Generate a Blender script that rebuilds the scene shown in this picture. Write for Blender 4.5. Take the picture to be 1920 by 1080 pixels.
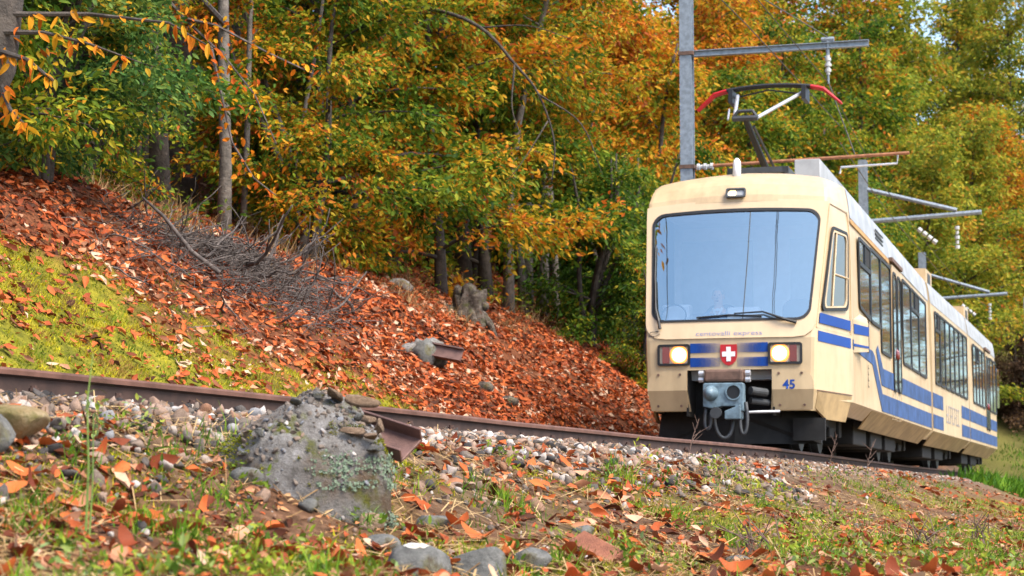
import bpy, bmesh, math, random
import numpy as np
from mathutils import Vector, Matrix, Euler

for o in list(bpy.data.objects):
    bpy.data.objects.remove(o)
SC = bpy.context.scene
COL = SC.collection
RNG = np.random.default_rng(7)
R_ = math.radians

# ---------------------------------------------------------------- camera, sky, sun, exposure
cd = bpy.data.cameras.new('camera')
cam = bpy.data.objects.new('camera', cd)
COL.objects.link(cam)
cam.location = (0, 0, 0)
cam.rotation_euler = (R_(90 + 5.56), 0, 0)
cd.sensor_width = 36
cd.lens = 36 * 3700 / 1920
cd.clip_start = 0.1
cd.clip_end = 3000
cd.dof.use_dof = True
cd.dof.focus_distance = 14.0
cd.dof.aperture_fstop = 5.0
SC.camera = cam

SUN_EL, SUN_AZ = 55.0, 130.0      # azimuth clockwise from +Y (the viewing direction)
world = bpy.data.worlds.new('World')
SC.world = world
world.use_nodes = True
wn = world.node_tree
bg = wn.nodes['Background']
sky = wn.nodes.new('ShaderNodeTexSky')
sky.sky_type = 'NISHITA'
sky.sun_disc = False
sky.sun_elevation = R_(SUN_EL)
sky.sun_rotation = R_(SUN_AZ)
sky.air_density = 1.0
sky.dust_density = 2.5
sky.ozone_density = 1.0
wn.links.new(sky.outputs[0], bg.inputs[0])
bg.inputs[1].default_value = 0.115
sd = bpy.data.lights.new('sun', 'SUN')
sd.energy = 1.5
sd.angle = R_(30)
sd.color = (1.0, 0.93, 0.82)
sun = bpy.data.objects.new('sun', sd)
COL.objects.link(sun)
_d = Vector((math.sin(R_(SUN_AZ)) * math.cos(R_(SUN_EL)), math.cos(R_(SUN_AZ)) * math.cos(R_(SUN_EL)), math.sin(R_(SUN_EL))))
sun.rotation_euler = _d.to_track_quat('Z', 'Y').to_euler()
sun.location = (0, -10, 30)
SC.view_settings.view_transform = 'Standard'
SC.view_settings.look = 'None'
SC.view_settings.gamma = 1
SC.view_settings.use_curve_mapping = False
SC.view_settings.exposure = 1.98
SC.render.engine = 'CYCLES'
cy = SC.cycles
cy.use_denoising = True
cy.max_bounces = 7
cy.diffuse_bounces = 3
cy.glossy_bounces = 3
cy.transmission_bounces = 4
cy.transparent_max_bounces = 12
cy.sample_clamp_indirect = 6

# ---------------------------------------------------------------- MATH: the line of the track and the lie of the land (metres, z = 0 at eye level)
def heading(t):
    return np.interp(t, [-40, -24, -18, -14, -8, -3, 0, 12, 18, 30, 200], [40, 36, 31, 25, 21, 19, 17, 16.5, 18.3, 17.6, 17.6])
def _centre_line():
    ds = .25
    p0 = np.array([2.695, 24.5])
    fw, tf, p, t = [p0.copy()], [0.], p0.copy(), 0.
    while t < 90:
        h = math.radians(heading(t + ds / 2)); p = p + ds * np.array([math.sin(h), math.cos(h)]); t += ds
        fw.append(p.copy()); tf.append(t)
    bw, tb, p, t = [], [], p0.copy(), 0.
    while t > -36:
        h = math.radians(heading(t - ds / 2)); p = p - ds * np.array([math.sin(h), math.cos(h)]); t -= ds
        bw.append(p.copy()); tb.append(t)
    return np.array(bw[::-1] + fw), np.array(tb[::-1] + tf)
CL, TT = _centre_line()
HH = np.radians(heading(TT))
def rail_z(t):
    return np.interp(t, [-36, -15.6, -13, -9.5, -5.5, 0, 60, 160], [.80, .555, .51, .45, .41, .395, .02, -.3])
def trk(t, s=0.):
    h = math.radians(float(heading(t)))
    return (float(np.interp(t, TT, CL[:, 0])) + s * math.cos(h), float(np.interp(t, TT, CL[:, 1])) - s * math.sin(h))
def rel(X, Y):
    X = np.asarray(X, float).ravel(); Y = np.asarray(Y, float).ravel()
    S = np.empty_like(X); T = np.empty_like(X)
    C = CL[::2]; Tc = TT[::2]; Hc = HH[::2]
    for a in range(0, len(X), 20000):
        b = slice(a, a + 20000)
        d2 = (X[b, None] - C[None, :, 0]) ** 2 + (Y[b, None] - C[None, :, 1]) ** 2
        i = d2.argmin(1)
        dx = X[b] - C[i, 0]; dy = Y[b] - C[i, 1]; h = Hc[i]
        S[b] = dx * np.cos(h) - dy * np.sin(h)
        T[b] = Tc[i] + dx * np.sin(h) + dy * np.cos(h)
    return S, T
_PERM = np.random.default_rng(3).random((64, 64))
def vnoise(x, y):
    xi = np.floor(x).astype(int); yi = np.floor(y).astype(int)
    fx = x - xi; fy = y - yi
    fx = fx * fx * (3 - 2 * fx); fy = fy * fy * (3 - 2 * fy)
    g = lambda a, b: _PERM[a % 64, b % 64]
    return (g(xi, yi) * (1 - fx) + g(xi + 1, yi) * fx) * (1 - fy) + (g(xi, yi + 1) * (1 - fx) + g(xi + 1, yi + 1) * fx) * fy
def fbm(x, y, o=4):
    r = 0; a = .5
    for k in range(o):
        r = r + a * (vnoise(x + 17.3 * k, y - 9.1 * k) - .5); x = x * 2.03; y = y * 2.03; a *= .5
    return r
PR_S = [0, .5, .72, 1.0, 1.35, 1.9, 2.7, 3.5, 5.2, 8, 20, 60, 400]
PR_Z = [-.21, -.20, -.205, -.20, -.235, -.36, -.72, -.90, -1.02, -1.3, -2.2, -3.0, -4]
PL_S = [0, .5, .9, 1.3, 1.7, 2.2, 3.0, 4.0, 5.0, 6.0]
PL_Z = [-.19, -.17, -.16, -.22, -.24, -.02, .55, 1.24, 1.92, 2.50]
def height(X, Y):
    sh = np.shape(X)
    X = np.asarray(X, float).ravel(); Y = np.asarray(Y, float).ravel()
    S, T = rel(X, Y)
    right = np.interp(S, PR_S, PR_Z)
    a = -S
    left = np.interp(a, PL_S, PL_Z)
    k = np.interp(T, [-20, -9, -5, -2, 0, 8], [1.15, 1.14, 1.08, 1.0, .98, 1.0])
    left = np.where(a > 1.8, left * k, left)
    slope1 = np.interp(T, [-12, 0, 8, 16], [.32, .40, .55, .62])
    left = left + np.clip(a - 6, 0, 6) * slope1 + np.clip(a - 12, 0, 30) * .62 + np.clip(a - 42, 0, 200) * .35
    prof = np.where(S > 0, right, left)
    z = rail_z(T) + prof
    hill = np.clip(Y - 92, 0, 14) * .42 + np.clip(Y - 106, 0, 25) * .62 + np.clip(Y - 131, 0, 300) * .25
    wgt = np.clip((S + 14) / 10, 0, 1) * np.clip((.36 - X / np.maximum(Y, 1)) / .07, 0, 1)
    z = z + hill * wgt
    n = np.interp(np.abs(S), [0, 1.2, 2.0, 4, 12, 40], [0, .02, .13, .30, .6, 3.0])
    z = z + fbm(X * .55, Y * .55) * n * 1.0 + fbm(X * 2.3 + 5, Y * 2.3) * np.minimum(n, .16) * .8
    return z.reshape(sh), S.reshape(sh), T.reshape(sh)
def _axis(a, b, d, lo, hi):
    core = np.arange(a, b + 1e-6, d)
    up, v, st = [], b, d
    while v < hi:
        st *= 1.16; v += st; up.append(v)
    dn, v, st = [], a, d
    while v > lo:
        st *= 1.16; v -= st; dn.append(v)
    return np.array(dn[::-1] + list(core) + up)
GX = _axis(-6, 7, .13, -420, 420)
GY = _axis(4, 32, .13, -60, 700)
_gx, _gy = np.meshgrid(GX, GY)
GZ, GS, GT = height(_gx, _gy)
def gsample(G, X, Y):
    X = np.asarray(X, float); Y = np.asarray(Y, float)
    i = np.clip(np.searchsorted(GX, X) - 1, 0, len(GX) - 2); j = np.clip(np.searchsorted(GY, Y) - 1, 0, len(GY) - 2)
    fx = (X - GX[i]) / (GX[i + 1] - GX[i]); fy = (Y - GY[j]) / (GY[j + 1] - GY[j])
    return (G[j, i] * (1 - fx) + G[j, i + 1] * fx) * (1 - fy) + (G[j + 1, i] * (1 - fx) + G[j + 1, i + 1] * fx) * fy
def gz(X, Y):
    return gsample(GZ, X, Y)
def gnormal(X, Y, e=.12):
    dx = (gz(X + e, Y) - gz(X - e, Y)) / (2 * e); dy = (gz(X, Y + e) - gz(X, Y - e)) / (2 * e)
    n = np.stack([-dx, -dy, np.ones_like(dx)], -1)
    return n / np.linalg.norm(n, axis=-1, keepdims=True)
def in_view(X, Y, Z, mx=.06):
    c, s = math.cos(R_(5.56)), math.sin(R_(5.56))
    d = Y * c + Z * s; w = -Y * s + Z * c
    u = X / np.maximum(d, .1) * 3700 / 1920; v = w / np.maximum(d, .1) * 3700 / 1920
    return (d > 3) & (np.abs(u) < .5 + mx) & (np.abs(v) < .28125 + mx)
# ---------------------------------------------------------------- END MATH

# ---------------------------------------------------------------- helpers
def tag(o, label=None, cat=None, group=None, kind=None):
    if label: o['label'] = label
    if cat: o['category'] = cat
    if group: o['group'] = group
    if kind: o['kind'] = kind
    return o
def empty(name, loc=(0, 0, 0), rot=(0, 0, 0), parent=None):
    o = bpy.data.objects.new(name, None)
    COL.objects.link(o); o.location = loc; o.rotation_euler = rot; o.parent = parent
    o.empty_display_size = .1
    return o
def link(name, me, mat=None, parent=None):
    o = bpy.data.objects.new(name, me)
    COL.objects.link(o)
    if mat is not None and not me.materials: me.materials.append(mat)
    o.parent = parent
    return o
class MB:
    """collects shapes into one mesh"""
    def __init__(s): s.v = []; s.f = []
    def add(s, vs, fs):
        n = len(s.v); s.v += [tuple(p) for p in vs]; s.f += [tuple(i + n for i in f) for f in fs]
    def box(s, a, b, m=None):
        (x0, y0, z0), (x1, y1, z1) = a, b
        vs = [(x0, y0, z0), (x1, y0, z0), (x1, y1, z0), (x0, y1, z0), (x0, y0, z1), (x1, y0, z1), (x1, y1, z1), (x0, y1, z1)]
        if m is not None: vs = [tuple(m @ Vector(p)) for p in vs]
        s.add(vs, [(3, 2, 1, 0), (4, 5, 6, 7), (0, 1, 5, 4), (1, 2, 6, 5), (2, 3, 7, 6), (3, 0, 4, 7)])
        return s
    def tube(s, pts, r, n=8, cap=True):
        pts = [Vector(p) for p in pts]
        if not hasattr(r, '__len__'): r = [r] * len(pts)
        d0 = (pts[1] - pts[0]).normalized()
        up = Vector((0, 0, 1)) if abs(d0.z) < .9 else Vector((1, 0, 0))
        u = d0.cross(up).normalized()
        vs = []
        for i, p in enumerate(pts):
            d = (pts[min(i + 1, len(pts) - 1)] - pts[max(i - 1, 0)]).normalized()
            u = (u - d * u.dot(d))
            u = u.normalized() if u.length > 1e-6 else d.orthogonal().normalized()
            w = d.cross(u)
            for k in range(n):
                a = 2 * math.pi * k / n
                vs.append(p + (u * math.cos(a) + w * math.sin(a)) * r[i])
        fs = []
        for i in range(len(pts) - 1):
            for k in range(n):
                k2 = (k + 1) % n
                fs.append((i * n + k, i * n + k2, (i + 1) * n + k2, (i + 1) * n + k))
        if cap:
            fs.append(tuple(range(n))[::-1]); fs.append(tuple(range((len(pts) - 1) * n, len(pts) * n)))
        s.add(vs, fs)
        return s
    def prism(s, poly, vec):
        n = len(poly); vec = Vector(vec)
        vs = [Vector(p) for p in poly] + [Vector(p) + vec for p in poly]
        s.add(vs, [tuple(range(n))[::-1], tuple(range(n, 2 * n))] + [(i, (i + 1) % n, n + (i + 1) % n, n + i) for i in range(n)])
        return s
    def ball(s, c, r, seg=12, rings=8):
        if not hasattr(r, '__len__'): r = (r, r, r)
        vs = [(c[0], c[1], c[2] - r[2])]; fs = []
        for i in range(1, rings):
            a = math.pi * i / rings - math.pi / 2
            for k in range(seg):
                b = 2 * math.pi * k / seg
                vs.append((c[0] + r[0] * math.cos(a) * math.cos(b), c[1] + r[1] * math.cos(a) * math.sin(b), c[2] + r[2] * math.sin(a)))
        vs.append((c[0], c[1], c[2] + r[2]))
        for k in range(seg):
            fs.append((0, 1 + (k + 1) % seg, 1 + k))
            fs.append((len(vs) - 1, 1 + (rings - 2) * seg + k, 1 + (rings - 2) * seg + (k + 1) % seg))
        for i in range(rings - 2):
            for k in range(seg):
                k2 = (k + 1) % seg
                fs.append((1 + i * seg + k, 1 + i * seg + k2, 1 + (i + 1) * seg + k2, 1 + (i + 1) * seg + k))
        s.add(vs, fs)
        return s
    def mesh(s, name, smooth=False):
        me = bpy.data.meshes.new(name)
        me.from_pydata(s.v, [], s.f); me.update()
        if smooth: me.polygons.foreach_set('use_smooth', [True] * len(me.polygons))
        return me
    def build(s, name, mat, parent=None, smooth=False, bevel=0, fix=False):
        me = s.mesh(name, smooth)
        if fix:
            bm = bmesh.new(); bm.from_mesh(me); bmesh.ops.recalc_face_normals(bm, faces=bm.faces); bm.to_mesh(me); bm.free()
        o = link(name, me, mat, parent)
        if bevel:
            b = o.modifiers.new('bevel', 'BEVEL'); b.width = bevel; b.segments = 2; b.limit_method = 'ANGLE'
        return o
def np_mesh(name, V, F, smooth=False, attrs=None):
    """V (n,3), F (m,k) all faces of one size"""
    me = bpy.data.meshes.new(name)
    V = np.ascontiguousarray(V, np.float32); F = np.ascontiguousarray(F, np.int32)
    m, k = F.shape
    me.vertices.add(len(V)); me.vertices.foreach_set('co', V.ravel())
    me.loops.add(m * k); me.loops.foreach_set('vertex_index', F.ravel())
    me.polygons.add(m); me.polygons.foreach_set('loop_start', np.arange(m, dtype=np.int32) * k)
    if smooth: me.polygons.foreach_set('use_smooth', np.ones(m, bool))
    for n, a in (attrs or {}).items():
        at = me.attributes.new(n, 'FLOAT', 'POINT'); at.data.foreach_set('value', np.ascontiguousarray(a, np.float32))
    me.update(calc_edges=True)
    return me
def frames(d, n):
    """rotation matrices whose x axis is d and whose z axis is near n"""
    d = d / np.linalg.norm(d, axis=1, keepdims=True)
    y = np.cross(n, d); y /= np.maximum(np.linalg.norm(y, axis=1, keepdims=True), 1e-6)
    z = np.cross(d, y)
    return np.stack([d, y, z], -1)
def scatter(name, bases, pos, R, scl, rnd, mat, parent=None, smooth=False, which=None):
    """many copies of a few small triangle shapes as one mesh; bases = [(V,F)] with equal counts"""
    n = len(pos)
    Vs = np.stack([b[0] for b in bases]); F = np.array(bases[0][1])
    if which is None: which = RNG.integers(0, len(bases), n)
    scl = np.asarray(scl, float)
    scl = scl[:, None, None] if scl.ndim == 1 else scl[:, None, :]
    L = Vs[which] * scl
    W = np.einsum('nij,nkj->nki', R, L) + pos[:, None, :]
    nv = Vs.shape[1]
    FF = (F[None] + (np.arange(n) * nv)[:, None, None]).reshape(-1, F.shape[1])
    me = np_mesh(name, W.reshape(-1, 3), FF, smooth, {'rnd': np.repeat(rnd, nv)})
    return link(name, me, mat, parent)

# ---------------------------------------------------------------- materials
def new_mat(name):
    m = bpy.data.materials.new(name); m.use_nodes = True
    nt = m.node_tree
    return m, nt, nt.nodes['Principled BSDF'], nt.nodes['Material Output']
def rgb(*c): return (c[0], c[1], c[2], 1)
def ramp(nt, stops, const=False):
    r = nt.nodes.new('ShaderNodeValToRGB')
    e = r.color_ramp.elements
    r.color_ramp.interpolation = 'CONSTANT' if const else 'LINEAR'
    while len(e) < len(stops): e.new(.5)
    for k, (p, c) in enumerate(stops):
        e[k].position = p; e[k].color = rgb(*c)
    return r
def noise(nt, scale, detail=4, rough=.6, vec=None):
    n = nt.nodes.new('ShaderNodeTexNoise'); n.inputs['Scale'].default_value = scale
    n.inputs['Detail'].default_value = detail; n.inputs['Roughness'].default_value = rough
    if vec is None:
        tc = nt.nodes.new('ShaderNodeTexCoord'); vec = tc.outputs['Object']
    nt.links.new(vec, n.inputs['Vector'])
    return n
def bump(nt, h, strength, dist, bsdf):
    b = nt.nodes.new('ShaderNodeBump'); b.inputs['Strength'].default_value = strength; b.inputs['Distance'].default_value = dist
    nt.links.new(h, b.inputs['Height']); nt.links.new(b.outputs[0], bsdf.inputs['Normal'])
def plain(name, c, rough=.5, metal=0., var=.12, scale=6., c2=None, bmp=0., bscale=40., coat=0., spec=.5):
    m, nt, p, o = new_mat(name)
    n = noise(nt, scale, 5)
    c2 = c2 or tuple(x * (1 - 2.2 * var) for x in c)
    r = ramp(nt, [(.38, c2), (.62, c)])
    nt.links.new(n.outputs[0], r.inputs[0]); nt.links.new(r.outputs[0], p.inputs['Base Color'])
    p.inputs['Roughness'].default_value = rough; p.inputs['Metallic'].default_value = metal
    p.inputs['Coat Weight'].default_value = coat; p.inputs['Specular IOR Level'].default_value = spec
    if bmp:
        n2 = noise(nt, bscale, 6); bump(nt, n2.outputs[0], 1.0, bmp, p)
    return m
def leafy(name, stops, source='attr', trans=.45, rough=.5, const=False):
    """leaf: colour picked per leaf, partly translucent"""
    m, nt, p, o = new_mat(name)
    if source == 'attr':
        a = nt.nodes.new('ShaderNodeAttribute'); a.attribute_name = 'rnd'; src = a.outputs['Fac']
    else:
        a = nt.nodes.new('ShaderNodeObjectInfo'); src = a.outputs['Random']
    r = ramp(nt, stops, const); nt.links.new(src, r.inputs[0])
    n = noise(nt, 30, 3)
    mx = nt.nodes.new('ShaderNodeMix'); mx.data_type = 'RGBA'; mx.blend_type = 'MULTIPLY'
    mr = nt.nodes.new('ShaderNodeMapRange'); mr.inputs[1].default_value = .3; mr.inputs[2].default_value = .7; mr.inputs[3].default_value = .35; mr.inputs[4].default_value = 0
    nt.links.new(n.outputs[0], mr.inputs[0]); nt.links.new(mr.outputs[0], mx.inputs[0])
    nt.links.new(r.outputs[0], mx.inputs[6]); mx.inputs[7].default_value = rgb(.45, .35, .3)
    nt.links.new(mx.outputs[2], p.inputs['Base Color'])
    p.inputs['Roughness'].default_value = rough; p.inputs['Specular IOR Level'].default_value = .10
    t = nt.nodes.new('ShaderNodeBsdfTranslucent'); nt.links.new(mx.outputs[2], t.inputs['Color'])
    s = nt.nodes.new('ShaderNodeMixShader'); s.inputs[0].default_value = trans
    nt.links.new(p.outputs[0], s.inputs[1]); nt.links.new(t.outputs[0], s.inputs[2]); nt.links.new(s.outputs[0], o.inputs[0])
    return m
def glass(name, tint, refl, rough=.0, base=None, film=(.95, .97, 1)):
    """pane: clear film over a mirror-like face, or a dark backing when base is given"""
    m, nt, p, o = new_mat(name)
    g = nt.nodes.new('ShaderNodeBsdfGlossy'); g.inputs['Roughness'].default_value = rough; g.inputs['Color'].default_value = rgb(*film)
    if base is None:
        t = nt.nodes.new('ShaderNodeBsdfTransparent'); t.inputs['Color'].default_value = rgb(*tint); src = t.outputs[0]
    else:
        p.inputs['Base Color'].default_value = rgb(*base); p.inputs['Roughness'].default_value = .15; src = p.outputs[0]
    f = nt.nodes.new('ShaderNodeFresnel'); f.inputs['IOR'].default_value = 1.5
    mr = nt.nodes.new('ShaderNodeMapRange'); mr.inputs[1].default_value = 0; mr.inputs[2].default_value = 1; mr.inputs[3].default_value = refl; mr.inputs[4].default_value = 1
    nt.links.new(f.outputs[0], mr.inputs[0])
    s = nt.nodes.new('ShaderNodeMixShader'); nt.links.new(mr.outputs[0], s.inputs[0])
    nt.links.new(src, s.inputs[1]); nt.links.new(g.outputs[0], s.inputs[2]); nt.links.new(s.outputs[0], o.inputs[0])
    return m
def lamp_mat(name, c, e):
    m, nt, p, o = new_mat(name)
    p.inputs['Base Color'].default_value = rgb(*c); p.inputs['Emission Color'].default_value = rgb(*c); p.inputs['Emission Strength'].default_value = e
    return m
M = {}
def paint(name, c, dirt, amt):
    m, nt, p, o = new_mat(name)
    tc = nt.nodes.new('ShaderNodeTexCoord'); mp = nt.nodes.new('ShaderNodeMapping'); mp.inputs['Scale'].default_value = (4, 4, .8)
    nt.links.new(tc.outputs['Object'], mp.inputs['Vector'])
    n1 = noise(nt, 1.0, 6, .65, mp.outputs[0]); n2 = noise(nt, 1.3, 7, .6); n3 = noise(nt, 30, 5, .7)
    ad = nt.nodes.new('ShaderNodeMath'); ad.operation = 'MULTIPLY'; nt.links.new(n1.outputs[0], ad.inputs[0]); nt.links.new(n2.outputs[0], ad.inputs[1])
    mr = nt.nodes.new('ShaderNodeMapRange'); mr.inputs[1].default_value = .16; mr.inputs[2].default_value = .42; mr.inputs[4].default_value = amt
    nt.links.new(ad.outputs[0], mr.inputs[0])
    mx = nt.nodes.new('ShaderNodeMix'); mx.data_type = 'RGBA'; nt.links.new(mr.outputs[0], mx.inputs[0]); mx.inputs[6].default_value = rgb(*c); mx.inputs[7].default_value = rgb(*dirt)
    nt.links.new(mx.outputs[2], p.inputs['Base Color'])
    rr_ = nt.nodes.new('ShaderNodeMapRange'); rr_.inputs[3].default_value = .28; rr_.inputs[4].default_value = .62; nt.links.new(n2.outputs[0], rr_.inputs[0]); nt.links.new(rr_.outputs[0], p.inputs['Roughness'])
    p.inputs['Coat Weight'].default_value = .15
    bump(nt, n2.outputs[0], .25, .01, p)
    return m
M['cream'] = paint('cream_paint', (.53, .395, .228), (.24, .16, .085), .55)
M['cream2'] = paint('cream_paint_front', (.56, .42, .258), (.33, .24, .145), .38)
M['cream_low'] = plain('cream_skirt_dusty', (.42, .29, .14), .6, 0, .16, 3)
M['roofgrey'] = plain('roof_grey_paint', (.36, .375, .39), .5, 0, .14, 2.5)
M['orange'] = plain('rust_streak_paint', (.52, .28, .085), .6, 0, .15, 3)
M['blue'] = plain('blue_paint', (.0015, .045, .25), .55, 0, .06, 3, spec=.3)
M['blue_faded'] = plain('faded_blue_paint', (.034, .085, .23), .6, 0, .2, 4, spec=.3)
M['cream_blue'] = plain('worn_lettering', (.34, .32, .33), .5, 0, .15, 8)
M['black'] = plain('black_rubber', (.007, .008, .010), .55, 0, .1)
M['dark'] = plain('dark_underframe', (.010, .009, .008), .85, 0, .3)
M['darkgrey'] = plain('dark_grey_steel', (.05, .055, .06), .6, .2, .15)
M['plough'] = plain('plough_steel', (.012, .012, .012), .8, .1, .3)
M['red'] = plain('red_paint', (.45, .006, .012), .4, 0, .05)
M['white'] = plain('white_paint', (.80, .80, .80), .4, 0, .04)
M['lettering'] = plain('lettering_blue_grey', (.13, .17, .36), .5, 0, .05)
M['couplerblue'] = plain('coupler_blue_grey_paint', (.15, .225, .275), .5, .0, .2, 12)
M['rust'] = plain('rusty_brown_paint', (.15, .085, .06), .75, .0, .2, 9)
M['redlens'] = plain('red_lens', (.16, .012, .012), .2, 0, .05, coat=.5)
M['lensback'] = plain('lens_backing', (.55, .45, .33), .3, 0, .08)
M['lamp'] = lamp_mat('headlamp_glow', (1.0, .66, .26), 1.3)
M['lamp_ring'] = lamp_mat('headlamp_reflector', (1.0, .36, .08), .30)
M['galv'] = plain('galvanised_steel', (.27, .315, .36), .55, .35, .14, 14)
M['rust_tube'] = plain('rusty_tube', (.36, .15, .07), .75, .1, .2, 12)
M['porcelain'] = plain('white_porcelain', (.48, .48, .47), .35, 0, .06)
M['alu'] = plain('aluminium', (.55, .56, .58), .4, .5, .1)
M['wire'] = plain('contact_wire', (.10, .09, .08), .6, .4, .1)
M['interior'] = plain('cab_interior_grey', (.86, .88, .90), .6, 0, .04)
M['desk'] = plain('cab_desk_grey', (.50, .54, .58), .6, 0, .06)
M['seat_blue'] = plain('dark_blue_fabric', (.06, .10, .16), .8, 0, .1)
M['windscreen'] = glass('windscreen_glass', (.98, .99, 1.0), .42, film=(.76, .97, 1.0))
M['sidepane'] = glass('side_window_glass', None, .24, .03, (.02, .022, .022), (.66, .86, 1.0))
M['cabpane'] = glass('cab_side_glass', (.55, .48, .38), .10)
def rail_mat():
    m, nt, p, o = new_mat('rusty_rail')
    n = noise(nt, 5, 6); r = ramp(nt, [(.3, (.085, .036, .022)), (.7, (.18, .085, .058))])
    nt.links.new(n.outputs[0], r.inputs[0]); nt.links.new(r.outputs[0], p.inputs['Base Color'])
    p.inputs['Roughness'].default_value = .62; p.inputs['Metallic'].default_value = .15
    n2 = noise(nt, 120, 4); bump(nt, n2.outputs[0], .6, .002, p)
    return m
M['rail'] = rail_mat()
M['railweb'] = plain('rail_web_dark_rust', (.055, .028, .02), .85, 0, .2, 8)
M['sleeper'] = plain('sleeper_steel', (.10, .05, .035), .8, 0, .25, 8)

# ---------------------------------------------------------------- the ground
def ground_mat():
    m, nt, p, o = new_mat('ground_soil_moss')
    def at(n):
        a = nt.nodes.new('ShaderNodeAttribute'); a.attribute_name = n; return a.outputs['Fac']
    def mix(f, a, c):
        mx = nt.nodes.new('ShaderNodeMix'); mx.data_type = 'RGBA'; nt.links.new(f, mx.inputs[0]); nt.links.new(a, mx.inputs[6]); nt.links.new(c, mx.inputs[7]); return mx.outputs[2]
    n1 = noise(nt, 7, 8, .7); soil = ramp(nt, [(.3, (.04, .026, .015)), (.5, (.13, .08, .045)), (.7, (.25, .165, .10))]); nt.links.new(n1.outputs[0], soil.inputs[0])
    n2 = noise(nt, 4, 8, .7); moss = ramp(nt, [(.3, (.04, .05, .008)), (.5, (.17, .16, .014)), (.7, (.38, .31, .025))]); nt.links.new(n2.outputs[0], moss.inputs[0])
    n3 = noise(nt, 14, 8, .75); lit = ramp(nt, [(.3, (.05, .02, .01)), (.5, (.14, .048, .02)), (.68, (.26, .095, .042))]); nt.links.new(n3.outputs[0], lit.inputs[0])
    n4 = noise(nt, 25, 6, .7); gra = ramp(nt, [(.3, (.07, .05, .04)), (.5, (.17, .125, .10)), (.7, (.30, .25, .22))]); nt.links.new(n4.outputs[0], gra.inputs[0])
    n5 = noise(nt, .35, 5, .7); gg = ramp(nt, [(.35, (.075, .068, .02)), (.6, (.11, .105, .025))]); nt.links.new(n5.outputs[0], gg.inputs[0])
    c = mix(at('litter'), soil.outputs[0], lit.outputs[0]); c = mix(at('moss'), c, moss.outputs[0]); c = mix(at('gravel'), c, gra.outputs[0]); c = mix(at('grass'), c, gg.outputs[0])
    nt.links.new(c, p.inputs['Base Color']); p.inputs['Roughness'].default_value = .95; p.inputs['Specular IOR Level'].default_value = .15
    n6 = noise(nt, 38, 8, .75); bump(nt, n6.outputs[0], .9, .03, p)
    return m
M['ground'] = ground_mat()
def moss_mask(X, Y, S, T):
    w = np.interp(T, [-20, -14, -10, -7, -3.5, 0, 3], [3.9, 3.6, 3.1, 2.1, 1.1, .4, 0])
    edge = 1.75 + w + fbm(X * 1.3, Y * 1.3) * 2.2 + fbm(X * 4.1, Y * 4.1) * 1.6
    return np.clip((edge + S) / .8, 0, 1) * np.clip((-S - 1.35) / .25, 0, 1) * (w > .05)
_m = moss_mask(_gx, _gy, GS, GT)
_lit = np.clip((-GS - 1.6) / .3, 0, 1) * (1 - np.clip((_gy - 60) / 40, 0, .5)) + np.clip((GS - 1.9) / .8, 0, 1) * np.clip(.35 + fbm(_gx * .9, _gy * .9) * 1.5, 0, .8)
_gra = np.clip((1.95 + fbm(_gx * 2, _gy * 2) * .8 - np.abs(GS)) / .4, 0, 1) * (GS > -1.5)
_grs = np.clip(np.clip((GS - 1.2) / 1.0, 0, 1) * np.clip((_gy - 40) / 15, 0, 1) + np.clip((GS + 4) / 2, 0, 1) * np.clip((_gy - 84) / 6, 0, 1), 0, 1)
_mm = np.clip(_m + np.clip((GS - 2.2) / .6, 0, 1) * np.clip(fbm(_gx * 1.1 + 40, _gy * 1.1) * 4 + .25, 0, .9), 0, 1)
nx, ny = len(GX), len(GY)
_idx = np.arange(nx * ny).reshape(ny, nx)
F = np.stack([_idx[:-1, :-1], _idx[:-1, 1:], _idx[1:, 1:], _idx[1:, :-1]], -1).reshape(-1, 4)
V = np.stack([_gx, _gy, GZ], -1).reshape(-1, 3)
me = np_mesh('ground', V, F, True, {'moss': _mm.ravel(), 'litter': np.clip(_lit, 0, 1).ravel(), 'gravel': _gra.ravel(), 'grass': _grs.ravel()})
ground = tag(link('ground', me, M['ground']), kind='structure')

# ---------------------------------------------------------------- train (local x right, y back from the nose, z up from the rail head)
def yfront(z): return np.interp(z, [.40, .46, .72, 1.34, 1.40, 1.576, 3.03, 3.18, 3.30, 3.42, 3.56], [.13, .10, 0, 0, .015, .075, .60, .66, .76, .92, 1.5])
def wfront(z): return np.interp(z, [.40, .72, 1.4, 1.576, 3.03, 3.18, 3.30, 3.42, 3.50, 3.54, 3.56], [.98, 1.05, 1.07, 1.075, 1.17, 1.17, 1.15, 1.12, .98, .62, .18])
def wfull(z): return np.interp(z, [.40, .46, .62, 2.75, 3.05, 3.30, 3.44, 3.50, 3.54, 3.56], [1.10, 1.15, 1.325, 1.325, 1.305, 1.275, 1.245, 1.10, .70, .20])
def arch(z): return np.interp(z, [2.9, 3.03, 3.18, 3.30, 3.44, 3.56], [0, .06, .08, .11, .135, .11])
YC = 1.68
def fsurf(x, z, off=0.):
    """a point of the front face"""
    return (x, float(yfront(z)) + .05 * (x / float(wfront(z))) ** 2 - off, z)
def half_plan(z, L, nose=True):
    wf, wu, y0 = float(wfront(z)), float(wfull(z)), float(yfront(z))
    if not nose:
        return [(wu * k, 0) for k in (0, .25, .5, .75, .93)] + [(wu, 0), (wu, .05), (wu, .4), (wu, .8), (wu, 1.2), (wu, L)]
    k = min(1, wf / 1.05)
    yy = lambda x: y0 + .05 * (x / wf) ** 2
    xs = [0, .27 * k, .53 * k, .8 * k, wf - .05 * k]
    pts = [(x, yy(x)) for x in xs] + [(wf - .012, y0 + .058), (wf + .012 * k, y0 + .12)]
    a, b = pts[-1], (wu - .012, YC - .07)
    pts += [((a[0] + b[0]) / 2, (a[1] + b[1]) / 2), b, (wu, YC + .05), (wu, L)]
    return pts
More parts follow.
